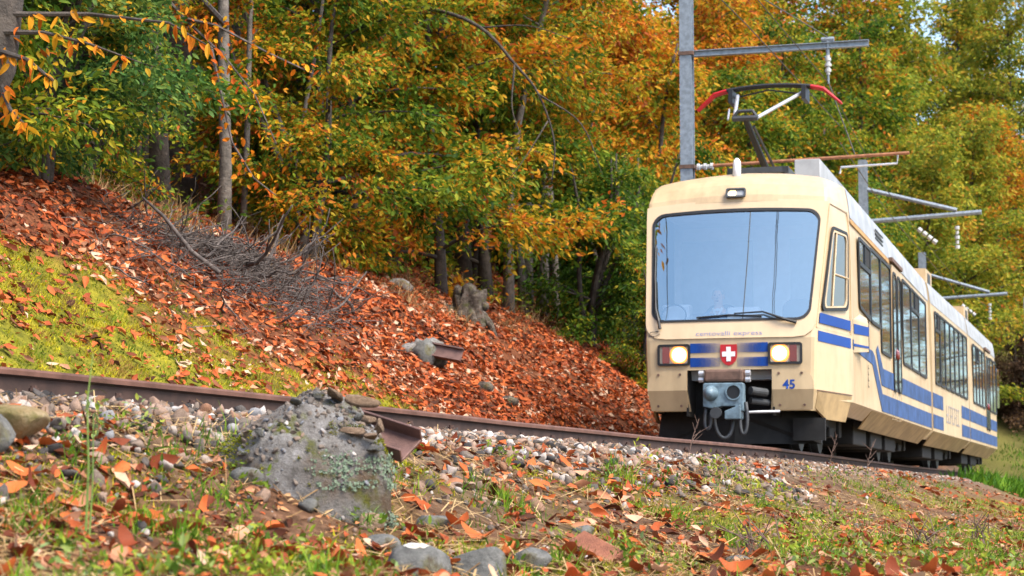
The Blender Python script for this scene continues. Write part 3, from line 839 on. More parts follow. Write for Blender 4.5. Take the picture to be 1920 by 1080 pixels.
b = MB(); b.tube([(0, -.28, .62), (0, .5, .62)], .11, 12); b.build('drawbar', M['darkgrey'], cp)
for p_, q_, r_ in (((-.08, -.44, .42), (-.08, -.49, .42), .07), ((.30, -.2, .70), (.46, 0, .68), .05), ((.28, -.1, .58), (.47, .1, .56), .04)):
    b = MB(); b.tube([p_, q_], r_, 14); b.build('coupler_fitting', M['darkgrey'], cp)
for pts in ([(-.22, -.36, .48), (-.28, -.40, .18), (-.14, -.42, .12), (-.15, -.40, .42)], [(-.12, -.34, .45), (-.14, -.38, .02), (.14, -.38, .0), (.10, -.3, .4)], [(.27, -.36, .55), (.34, -.38, .10), (.18, -.40, .02), (.20, -.36, .42)]):
    P4 = [Vector(q) for q in pts]; pts = [((1 - u) ** 3) * P4[0] + 3 * u * (1 - u) ** 2 * P4[1] + 3 * u * u * (1 - u) * P4[-2] + u ** 3 * P4[-1] for u in np.linspace(0, 1, 12)]
    b = MB(); b.tube(pts, .022, 8); b.build('brake_hose', M['darkgrey'], cp, smooth=True)
b = MB(); b.tube([(.25, -.05, .44), (.62, .05, .45)], .018, 8); b.build('release_rod', M['alu'], cp)
b = MB(); b.prism([(-1.05, .62, .06), (0, .30, .06), (1.05, .62, .06), (1.0, .66, .46), (0, .40, .46), (-1.0, .66, .46)], (0, .04, 0)); b.build('snow_plough', M['plough'], car1, fix=True)
b = MB(); b.box((.72, .45, .10), (1.12, .52, .38)); b.build('rail_guard', M['plough'], car1)

# roof: pantograph, equipment boxes
pa = empty('pantograph', (0, 0, 0), parent=train)
b = MB(); b.box((-.42, 2.3, 3.80), (.42, 2.42, 3.88)); b.box((-.42, 3.5, 3.80), (.42, 3.62, 3.88)); b.box((-.42, 2.3, 3.805), (-.34, 3.6, 3.875)); b.box((.34, 2.3, 3.805), (.42, 3.6, 3.875))
for x in (-.38, .38):
    for y in (2.36, 3.56): b.tube([(x, y, 3.60), (x, y, 3.81)], .05, 10)
b.build('base_frame', M['darkgrey'], pa)
KN = Vector((-.12, 2.05, 4.52)); HD = 5.20; HY = 3.35
b = MB(); b.tube([(0, 3.45, 3.86), tuple(KN)], [.055, .042], 10); b.build('lower_arm', M['black'], pa)
b = MB(); b.tube([(.14, 3.3, 3.88), (KN.x + .1, KN.y + .1, KN.z - .1)], .022, 6); b.build('control_rod', M['darkgrey'], pa)
b = MB(); b.tube([(KN.x - .17, KN.y, KN.z), (KN.x + .17, KN.y, KN.z)], .04, 8); b.tube([(KN.x - .17, KN.y, KN.z), (KN.x - .1, KN.y, KN.z + .1), (KN.x + .1, KN.y, KN.z + .1), (KN.x + .17, KN.y, KN.z)], .025, 8); b.build('knee_joint', M['darkgrey'], pa)
for a, c in ((-.15, -.45), (.16, .48)):
    b = MB(); b.tube([(KN.x + a, KN.y, KN.z), (c, HY, HD - .10)], .026, 8); b.build('upper_arm', M['alu'], pa)
b = MB(); b.tube([(KN.x - .24, KN.y + .02, KN.z), (-.52, HY - .3, HD - .35)], .014, 6); b.build('balance_rod', M['alu'], pa)
for y in (HY - .05, HY + .05):
    b = MB()
    pts = [(x, y, HD + .02 - .045 * (x / .6) ** 2) for x in np.linspace(-.60, .60, 13)]
    b.tube(pts, .025, 8); b.build('contact_strip', M['black'], pa)
    for sg in (1, -1):
        b = MB(); b.tube([(sg * .60, y, HD - .025), (sg * .78, y, HD - .07), (sg * 1.03, y, HD - .29)], [.027, .027, .014], 8); b.build('horn', M['red'], pa)
b = MB(); b.tube([(-.5, HY, HD - .13), (0, HY, HD - .04), (.5, HY, HD - .13)], .012, 6)
for x in (-.52, .52):
    b.box((x - .03, HY - .2, HD - .23), (x + .03, HY + .2, HD - .04))
b.build('head_spring', M['black'], pa)
b = MB(); b.box((.12, 4.9, 3.60), (.50, 8.2, 4.40)); b.build('roof_equipment_box', M['roofgrey'], car1, bevel=.01)
b = MB(); b.box((.51, 6.2, 3.55), (.72, 8.4, 4.12)); b.build('roof_equipment_box', M['roofgrey'], car1, bevel=.01)
b = MB(); b.box((-1.20, 2.6, 3.70), (-.50, 12.5, 3.74)); b.build('roof_walkway', M['galv'], car1)
for ca, y in ((car2, .5), (car3, .7)):
    b = MB(); b.prism([(.7, y, 3.48), (1.18, y, 3.42), (1.18, y, 3.78), (.7, y, 3.80)], (0, 1.1, 0)); b.build('roof_equipment_box', M['cream'], ca, fix=True)
    b = MB(); b.box((1.182, y + .3, 3.5), (1.187, y + .8, 3.72)); b.build('roof_vent_slot', M['darkgrey'], ca)

# the driver, seated behind the desk (seen through the windscreen)
def skin_body(name, joints, edges, mat, parent, root=0, sub=2):
    me = bpy.data.meshes.new(name)
    me.from_pydata([j[0] for j in joints], edges, [])
    o = link(name, me, mat, parent)
    sk = o.modifiers.new('skin', 'SKIN'); sk.use_smooth_shade = True
    me.skin_vertices.new() if not me.skin_vertices else None
    for k, j in enumerate(joints):
        r = j[1]; me.skin_vertices[0].data[k].radius = r if hasattr(r, '__len__') else (r, r)
        me.skin_vertices[0].data[k].use_root = (k == root)
    ss = o.modifiers.new('sub', 'SUBSURF'); ss.levels = sub; ss.render_levels = sub
    return o
M['skin'] = plain('skin', (.62, .36, .26), .5, 0, .05)
M['sweater'] = plain('blue_grey_sweater', (.16, .24, .42), .85, 0, .08, 30)
M['hair'] = plain('grey_hair', (.35, .33, .31), .8, 0, .1, 60)
pl = train.matrix_world @ Vector((-.42, 1.5, 1.27))
driver = empty('person', pl, (0, 0, train.rotation_euler[2]))
tag(driver, 'driver in a blue sweater over a white collar, seated behind the windscreen', 'person')
J = [((0, .12, .06), (.15, .11)), ((0, .12, .25), (.145, .10)), ((0, .10, .43), (.17, .105)), ((0, .09, .55), (.10, .07)), ((0, .075, .63), (.052, .052)), ((0, .05, .72), (.070, .080)), ((0, .05, .80), (.074, .088)), ((0, .06, .865), (.050, .060))]
E = [(k, k + 1) for k in range(7)]
for sg in (1, -1):
    n = len(J)
    J += [((sg * .19, .10, .50), .058), ((sg * .25, .02, .26), .045), ((sg * .20, -.24, .25), .036), ((sg * .18, -.32, .27), (.034, .018)), ((sg * .18, -.38, .28), (.036, .016))]
    E += [(3, n), (n, n + 1), (n + 1, n + 2), (n + 2, n + 3), (n + 3, n + 4)]
    for q, (dx, ln) in enumerate(((-.03, .065), (-.01, .075), (.01, .07), (.03, .055))):
        m = len(J); J += [((sg * .18 + dx, -.41, .28), .009), ((sg * .18 + dx, -.41 - ln * .6, .275), .0085), ((sg * .18 + dx, -.41 - ln, .26), .007)]
        E += [(n + 4, m), (m, m + 1), (m + 1, m + 2)]
    m = len(J); J += [((sg * .14, -.34, .28), .010), ((sg * .125, -.38, .275), .009)]; E += [(n + 3, m), (m, m + 1)]
    n = len(J)
    J += [((sg * .10, .05, .05), .085), ((sg * .14, -.30, .06), .065), ((sg * .14, -.34, -.30), .045), ((sg * .14, -.45, -.36), .035)]
    E += [(0, n), (n, n + 1), (n + 1, n + 2), (n + 2, n + 3)]
skin_body('body', J, E, M['skin'], driver)
J2 = [((0, .12, .03), (.165, .125)), ((0, .12, .25), (.16, .115)), ((0, .10, .43), (.185, .12)), ((0, .09, .56), (.10, .08))]
E2 = [(0, 1), (1, 2), (2, 3)]
for sg in (1, -1):
    n = len(J2); J2 += [((sg * .195, .10, .50), .070), ((sg * .255, .02, .26), .058), ((sg * .205, -.20, .25), .047)]; E2 += [(3, n), (n, n + 1), (n + 1, n + 2)]
skin_body('sweater', J2, E2, M['sweater'], driver)
b = MB(); b.tube([(0, .085, .585), (0, .08, .635)], [.085, .062], 14, False)
for sg in (1, -1): b.prism([(0, -.035, .50), (sg * .025, -.035, .50), (sg * .075, .02, .61), (sg * .05, .01, .625)], (0, -.012, 0))
b.build('collar', M['white'], driver)
b = MB(); b.ball((0, .085, .815), (.088, .092, .075), 14, 9); b.build('hair', M['hair'], driver, smooth=True)
b = MB()
b.ball((0, -.035, .755), (.014, .022, .024), 8, 6)
for sg in (1, -1): b.ball((sg * .078, .06, .765), (.012, .022, .034), 8, 6)
b.build('nose_and_ears', M['skin'], driver, smooth=True)
b = MB()
for sg in (1, -1): b.ball((sg * .030, -.024, .785), (.013, .01, .008), 8, 6)
b.build('eyes', M['black'], driver)
b = MB(); b.ball((0, -.026, .705), (.026, .008, .007), 8, 6); b.build('mouth', M['redlens'], driver)

# ---------------------------------------------------------------- track
track = empty('railway_track', (trk(-10)[0], trk(-10)[1], float(rail_z(-10))))
tag(track, 'rusty single metre-gauge railway track running past the leaf bank', 'railway track')
def rail(s, name='rail'):
    prof = [(-.0325, 0), (-.036, -.012), (-.034, -.034), (-.010, -.046), (-.008, -.118), (-.055, -.132), (-.055, -.142), (.055, -.142), (.055, -.132), (.008, -.118), (.010, -.046), (.034, -.034), (.036, -.012), (.0325, 0)]
    V, F = [], []
    ts = np.arange(-34, 74.1, .5); n = len(prof)
    org = Vector(track.location)
    for t in ts:
        x, y = trk(t, s); h = math.radians(float(heading(t))); z = float(rail_z(t))
        for a, c in prof: V.append(Vector((x + a * math.cos(h), y - a * math.sin(h), z + c)) - org)
    for i in range(len(ts) - 1):
        for k in range(n):
            k2 = (k + 1) % n
            F.append((i * n + k, i * n + k2, (i + 1) * n + k2, (i + 1) * n + k))
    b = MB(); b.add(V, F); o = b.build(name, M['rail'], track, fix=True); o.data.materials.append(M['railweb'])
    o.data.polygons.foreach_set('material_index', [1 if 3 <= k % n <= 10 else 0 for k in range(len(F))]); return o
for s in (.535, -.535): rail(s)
sl = MB(); sl.prism([(-.95, -.11, -.22), (-.95, .11, -.22), (-.95, .075, -.150), (-.95, -.075, -.150)], (1.9, 0, 0)); slm = sl.mesh('sleeper')
cl = MB(); cl.box((-.035, -.03, -.15), (.045, .03, -.118)); cl.tube([(.01, 0, -.12), (.01, 0, -.085)], .016, 6); cl.tube([(.01, 0, -.113), (.01, 0, -.098)], .026, 6); clm = cl.mesh('rail_clip')
for t in np.arange(-30, 3, .66):
    x, y = trk(t); h = math.radians(float(heading(t)))
    loc = Vector((x, y, float(rail_z(t)))) - track.location
    o = link('sleeper', slm, M['sleeper'], track); o.location = loc; o.rotation_euler = (0, 0, -h)
    if -18 < t < 1:
        o = link('rail_clip', clm, M['sleeper'], track); o.location = loc + Vector((.62 * math.cos(h), -.62 * math.sin(h), 0)); o.rotation_euler = (0, 0, -h)

# ---------------------------------------------------------------- overhead line poles, arms and wires
def arm_pt(root, h, d, z): return (d * math.cos(h), -d * math.sin(h), z)
def catenary_pole(t, s, H, w, label, kind):
    x, y = trk(t, s); z0 = float(gz(np.array([x]), np.array([y]))[0]) - .3
    h = math.radians(float(heading(t)))
    r = empty('catenary_pole', (x, y, z0)); tag(r, label, 'pole', 'overhead line poles along the track')
    rz = float(rail_z(t)) - z0
    b = MB(); tf = w * .08; m = Matrix.Rotation(-h, 4, 'Z')
    b.box((-w / 2, -w / 2, 0), (w / 2, -w / 2 + tf, H), m); b.box((-w / 2, w / 2 - tf, 0), (w / 2, w / 2, H), m); b.box((-tf / 2, -w / 2 + tf, 0), (tf / 2, w / 2 - tf, H), m)
    b.build('post', M['galv'], r)
    A = lambda d, z: (d * math.cos(h), -d * math.sin(h), z + rz)
    if kind == 1:
        b = MB(); za = 6.58
        mm = Matrix.Rotation(-h, 4, 'Z') @ Matrix.Translation((0, 0, rz))
        b.box((.1, -.05, za - .05), (2.95, .05, za - .038), mm); b.box((.1, -.05, za + .038), (2.95, .05, za + .05), mm); b.box((.1, -.006, za - .038), (2.95, .006, za + .038), mm)
        b.build('upper_arm', M['galv'], r)
        b = MB()
        for k, rr_ in enumerate((.035, .05, .035, .055, .035, .05, .03)): b.tube([A(2.30, za - .16 - k * .045), A(2.30, za - .205 - k * .045)], rr_, 10)
        b.build('insulator', M['porcelain'], r)
        b = MB(); b.tube([A(2.30, za + .12), A(2.30, za - .16)], .03, 8); b.tube([A(2.2, za + .1), A(2.4, za + .1)], .04, 8); b.build('suspension_fitting', M['galv'], r)
        b = MB(); b.tube([A(2.30, za - .47), A(2.30, za - .62)], .02, 6); b.build('wire_clamp', M['galv'], r)
        b = MB(); b.tube([A(.42, 4.72), A(3.55, 4.78)], .028, 8); b.build('lower_tube', M['rust_tube'], r)
        b = MB()
        for k in range(5): b.tube([A(.16 + k * .055, 4.71), A(.20 + k * .055, 4.71)], .055 if k % 2 == 0 else .035, 10)
        b.build('insulator', M['porcelain'], r)
        b = MB(); b.tube([A(3.38, 4.80), A(3.36, 4.62), A(2.48, 4.60), A(2.46, 4.50)], .020, 6); b.build('steady_arm', M['alu'], r)
        for za2 in (6.58, 4.71):
            b = MB(); b.box((-w / 2 - .02, -w / 2 - .02, za2 - .03), (w / 2 + .03, w / 2 + .02, za2 + .03), mm); b.build('clamp', M['rust'], r)
    else:
        b = MB(); b.tube([A(.1, H - rz - .75), A(2.3, 6.45)], .055, 8); b.build('tie_arm', M['galv'], r)
        b = MB(); b.tube([A(.1, 6.25), A(2.9, 6.38)], .06, 8); b.build('upper_arm', M['galv'], r)
        b = MB()
        for k in range(4): b.tube([A(1.35 + k * .12, 6.02 - k * .10), A(1.43 + k * .12, 5.95 - k * .10)], .06, 8)
        b.build('insulator', M['porcelain'], r)
        b = MB()
        for k in range(5): b.tube([A(2.3, 6.05 - k * .12), A(2.3, 5.97 - k * .12)], .06 if k % 2 == 0 else .04, 8)
        b.build('insulator', M['porcelain'], r)
    return r
catenary_pole(7.0, -1.95, 10.5, .20, 'tall grey steel pole with rusty lower tube rising beside the train cab', 1)
catenary_pole(25.6, -1.5, 8.35, .21, 'grey pole with slanting tie above the middle of the train', 2)
catenary_pole(46.5, -2.2, 8.2, .24, 'distant grey pole whose top peeps over the rear of the train', 2)
catenary_pole(65, .4, 8.6, .24, 'farthest grey pole standing past the tail of the train with its foot in grass', 2)
def wire(pts, r, name, label, cat='wire', group='overhead wires'):
    o = Vector(pts[len(pts) // 2]); b = MB(); b.tube([Vector(p) - o for p in pts], r, 5)
    w = b.build(name, M['wire'], None); w.location = o; tag(w, label, cat, group); return w
def line3(t0, t1, s0, s1, z0, z1, sag, n=14):
    out = []
    for k in range(n + 1):
        f = k / n; t = t0 + (t1 - t0) * f; x, y = trk(t, s0 + (s1 - s0) * f)
        out.append((x, y, float(rail_z(t)) + z0 + (z1 - z0) * f - sag * 4 * f * (1 - f)))
    return out
wire(line3(-22, 7, -.35, .52, 5.27, 5.27, 0, 20) , .008, 'contact_wire', 'dark contact wire running just over the raised pantograph')
wire(line3(7, 46.5, .52, 0, 5.0, 5.0, 0), .008, 'contact_wire', 'thin contact wire above the train roof behind the pantograph')
wire(line3(-22, 7, .0, .35, 6.1, 5.98, .25, 20), .008, 'messenger_wire', 'sagging messenger wire from top of frame to tall pole arm')
wire(line3(7, 46.5, .35, 0, 5.98, 5.95, .5, 20), .008, 'messenger_wire', 'sagging messenger wire from tall pole arm away over the train')
x, y = trk(7, .35); x2, y2 = trk(-6, -3.4)
wire([(x, y, rail_z(7) + 6.72), (x2, y2, float(rail_z(-6)) + 7.6)], .010, 'guy_wire', 'thin guy wire rising up left from end of tall pole arm')
x, y = trk(7, .35); x2, y2 = trk(7, .75)
wire([(x, y, rail_z(7) + 5.98), (x2, y2, rail_z(7) + 4.80)], .010, 'dropper_wire', 'short dropper wire from hanging insulator to rusty tube')

# ---------------------------------------------------------------- trees and shrubs
M['bark'] = plain('grey_brown_bark', (.17, .145, .12), .9, 0, .25, 9, bmp=.02, bscale=30)
M['bark_dark'] = plain('dark_bark', (.075, .06, .048), .95, 0, .25, 9, bmp=.02, bscale=30)
M['twig'] = plain('dry_twigs', (.125, .10, .088), .9, 0, .3, 12)
PAL = {
    'green': leafy('leaves_green', [(0, (.035, .085, .012)), (.3, (.085, .17, .018)), (.55, (.19, .27, .022)), (.76, (.46, .40, .03)), (.92, (.70, .30, .02)), (1, (.45, .12, .02))]),
    'teal': leafy('leaves_blue_green', [(0, (.03, .09, .02)), (.35, (.08, .18, .04)), (.65, (.17, .28, .06)), (.85, (.34, .36, .04)), (1, (.70, .38, .03))]),
    'mixed': leafy('leaves_green_to_orange', [(0, (.03, .08, .01)), (.22, (.085, .17, .015)), (.42, (.20, .26, .02)), (.58, (.52, .36, .025)), (.74, (.66, .23, .02)), (.88, (.42, .10, .018)), (1, (.20, .055, .016))]),
    'amber': leafy('leaves_amber', [(0, (.06, .13, .013)), (.24, (.20, .25, .02)), (.42, (.56, .38, .025)), (.62, (.70, .26, .02)), (.80, (.52, .13, .018)), (1, (.24, .06, .016))]),
    'orange': leafy('leaves_orange', [(0, (.45, .34, .02)), (.3, (.80, .44, .02)), (.65, (.78, .22, .018)), (1, (.52, .10, .016))]),
    'dark': leafy('leaves_dark_green_and_shade', [(0, (.025, .07, .01)), (.5, (.065, .145, .016)), (.8, (.16, .23, .02)), (1, (.45, .36, .03))]),  # dark green bushes; also painted shade on the trees behind the hollow
    'yellowgreen': leafy('leaves_yellow_green', [(0, (.07, .13, .016)), (.35, (.19, .25, .025)), (.65, (.38, .38, .035)), (.88, (.60, .42, .045)), (1, (.55, .23, .03))]),
    'brown': leafy('leaves_brown', [(0, (.06, .04, .028)), (.6, (.14, .085, .055)), (1, (.26, .16, .07))]),
}
LEAF6 = (np.array([(0, 0, 0), (.3, -.19, .05), (.7, -.16, .03), (1, 0, -.10), (.7, .16, .03), (.3, .19, .05)]), np.array([(0, 1, 2), (0, 2, 3), (0, 3, 4), (0, 4, 5)]))
LEAF6b = (np.array([(0, 0, 0), (.3, -.21, -.02), (.68, -.17, .08), (1, 0, .02), (.66, .19, -.03), (.32, .20, .09)]), LEAF6[1])
def unit(v): return v / np.maximum(np.linalg.norm(v, axis=-1, keepdims=True), 1e-6)
def grow(name, seed, H, spread, r0, base, n_limb, n_twig, n_leaf, leaf_len, stems=1, droop=.5, lean=.06, jit=.16):
    """(trunk mesh, crown mesh): a trunk with limbs, leaves in sprays along the twigs"""
    g = np.random.default_rng(seed)
    tb = MB(); anchors = []
    for st in range(stems):
        laz = g.uniform(0, 6.28); ln = (lean if stems == 1 else g.uniform(.12, .34)) * H
        hh = H * g.uniform(.8, 1.0) if stems > 1 else H
        def tp(f):
            return np.array([math.cos(laz) * ln * f + .05 * H * .3 * math.sin(f * 7 + seed), math.sin(laz) * ln * f + .05 * H * .3 * math.cos(f * 6 + seed * 2), hh * .96 * f])
        fs = np.linspace(0, 1, 9)
        rad = [r0 * (1.35 if f == 0 else 1) * (1 - .88 * f) + .008 for f in fs]
        pts = [tp(f) for f in fs]; pts[0][2] = -.5
        tb.tube(pts, rad, 9)
        nl = max(3, n_limb // stems)
        for i in range(nl):
            q = (i + g.uniform(.1, .9)) / nl
            f = base + (1 - base) * q * .98
            az = i * 2.4 + g.uniform(-.5, .5) + st * 1.3
            L = spread * (1 - .72 * q ** 1.4) * g.uniform(.65, 1.2) * (.75 if stems > 1 else 1)
            el = R_(g.uniform(0, 32) + 35 * q)
            p = tp(f); lp = [p.copy()]
            dirs = []
            for k in range(5):
                az2 = az + g.uniform(-.25, .25)
                d = np.array([math.cos(az2) * math.cos(el), math.sin(az2) * math.cos(el), math.sin(el)])
                p = p + d * L / 5; lp.append(p.copy()); dirs.append(d); el -= droop * g.uniform(.12, .42)
            rl = r0 * (1 - .8 * f) * .42 + .006
            tb.tube(lp, [rl * (1 - .17 * k) for k in range(6)], 5, False)
            cl_ = g.normal(0, .11)
            for k in range(n_twig):
                u = g.uniform(.18, 1.0); j = min(4, int(u * 5)); fr = u * 5 - j
                s0 = lp[j] + (lp[j + 1] - lp[j]) * fr
                a = math.atan2(dirs[j][1], dirs[j][0]) + g.choice([-1, 1]) * g.uniform(.25, 1.3)
                e = g.uniform(-.85, .75)
                d = np.array([math.cos(a) * math.cos(e), math.sin(a) * math.cos(e), math.sin(e)])
                tl = (.22 * L + .25) * g.uniform(.6, 1.3)
                s1 = s0 + d * tl; s1[2] -= .15 * tl
                anchors.append((s0, s1, d, cl_ + g.normal(0, .10)))
                if k % 2 == 0: tb.tube([s0, (s0 + s1) / 2 + (0, 0, .03), s1], [.007, .005, .003], 3, False)
    A0 = np.array([a[0] for a in anchors]); A1 = np.array([a[1] for a in anchors]); D = np.array([a[2] for a in anchors]); C = np.array([a[3] for a in anchors])
    lens = np.linalg.norm(A1 - A0, axis=1); w = lens / lens.sum()
    k = g.choice(len(anchors), n_leaf, p=w); u = g.random(n_leaf) ** .8
    pos = A0[k] + (A1[k] - A0[k]) * u[:, None] + g.normal(0, jit, (n_leaf, 3)) * [1, 1, .55]
    pos[:, 2] = np.maximum(pos[:, 2], .05)
    side = unit(np.cross(D[k], [0, 0, 1.])) * g.choice([-1, 1], n_leaf)[:, None]
    d = unit(D[k] * .55 + side * g.uniform(.1, .8, n_leaf)[:, None] + g.normal(0, .35, (n_leaf, 3)) + [0, 0, -.28])
    nrm = unit(np.array([0, 0, 1.]) + g.normal(0, .85, (n_leaf, 3)) + .25 * unit(pos * [1, 1, 0] + 1e-4))
    rnd = np.clip(.46 + C[k] + g.normal(0, .23, n_leaf) + .10 * (pos[:, 2] / H - .4), 0, 1)
    Rm = frames(d, nrm); sc = leaf_len * (.45 + .95 * g.random(n_leaf) ** 1.3)
    Vs = np.stack([LEAF6[0], LEAF6b[0]])[g.integers(0, 2, n_leaf)] * sc[:, None, None]
    W = np.einsum('nij,nkj->nki', Rm, Vs) + pos[:, None, :]
    FF = (LEAF6[1][None] + (np.arange(n_leaf) * 6)[:, None, None]).reshape(-1, 3)
    crown = np_mesh(name + '_crown', W.reshape(-1, 3), FF, False, {'rnd': np.repeat(rnd, 6)})
    trunk = tb.mesh(name + '_trunk', True)
    crown.materials.append(PAL['mixed']); trunk.materials.append(M['bark'])
    return trunk, crown
PROTO = {
    'thicket_a': grow('thicket', 11, 6.6, 2.7, .09, .03, 30, 11, 23000, .125),
    'thicket_b': grow('thicket', 23, 7.4, 2.9, .11, .06, 30, 11, 23000, .13),
    'thicket_c': grow('thicket', 37, 6.0, 2.5, .08, .02, 28, 12, 22000, .12, stems=3),
    'pole_tree': grow('pole_tree', 41, 9.5, 2.6, .12, .36, 24, 11, 15000, .125, lean=.10),
    'pole_tree_b': grow('pole_tree', 43, 10.0, 2.2, .10, .42, 22, 10, 12000, .125, lean=.13),
    'hazel': grow('hazel', 53, 3.6, 1.7, .05, .03, 32, 10, 16000, .085, stems=6, jit=.11),
    'canopy_tree': grow('canopy', 83, 17.0, 4.6, .13, .52, 34, 11, 15000, .19, lean=.05, jit=.25),
    'tall_a': grow('tall', 61, 14.5, 4.6, .22, .10, 44, 13, 27000, .225, jit=.3),
    'tall_b': grow('tall', 67, 13.0, 4.0, .20, .06, 42, 13, 26000, .22, jit=.3),
    'tall_c': grow('tall', 71, 16.0, 4.2, .22, .14, 44, 13, 26000, .225, jit=.3),
}
def plant_tree(name, proto, X, Y, sc, pal, rot, label, cat='tree', group=None, bark='bark', dz=0.):
    r = empty(name, (X, Y, float(gz(np.array([X]), np.array([Y]))[0]) + dz), (0, 0, rot))
    r.scale = (sc, sc, sc); tag(r, label, cat, group)
    t, c = PROTO[proto]
    for nm, me, mt in (('trunk', t, M[bark]), ('crown', c, PAL[pal])):
        o = link(nm, me, None, r); o.material_slots[0].link = 'OBJECT'; o.material_slots[0].material = mt
    return r
G1, G2, G3, G4 = 'shrubs and trees at the left edge of the wood', 'chestnut thicket above the leaf bank', 'slender trunks beside the leaf bank', 'autumn trees behind the train'
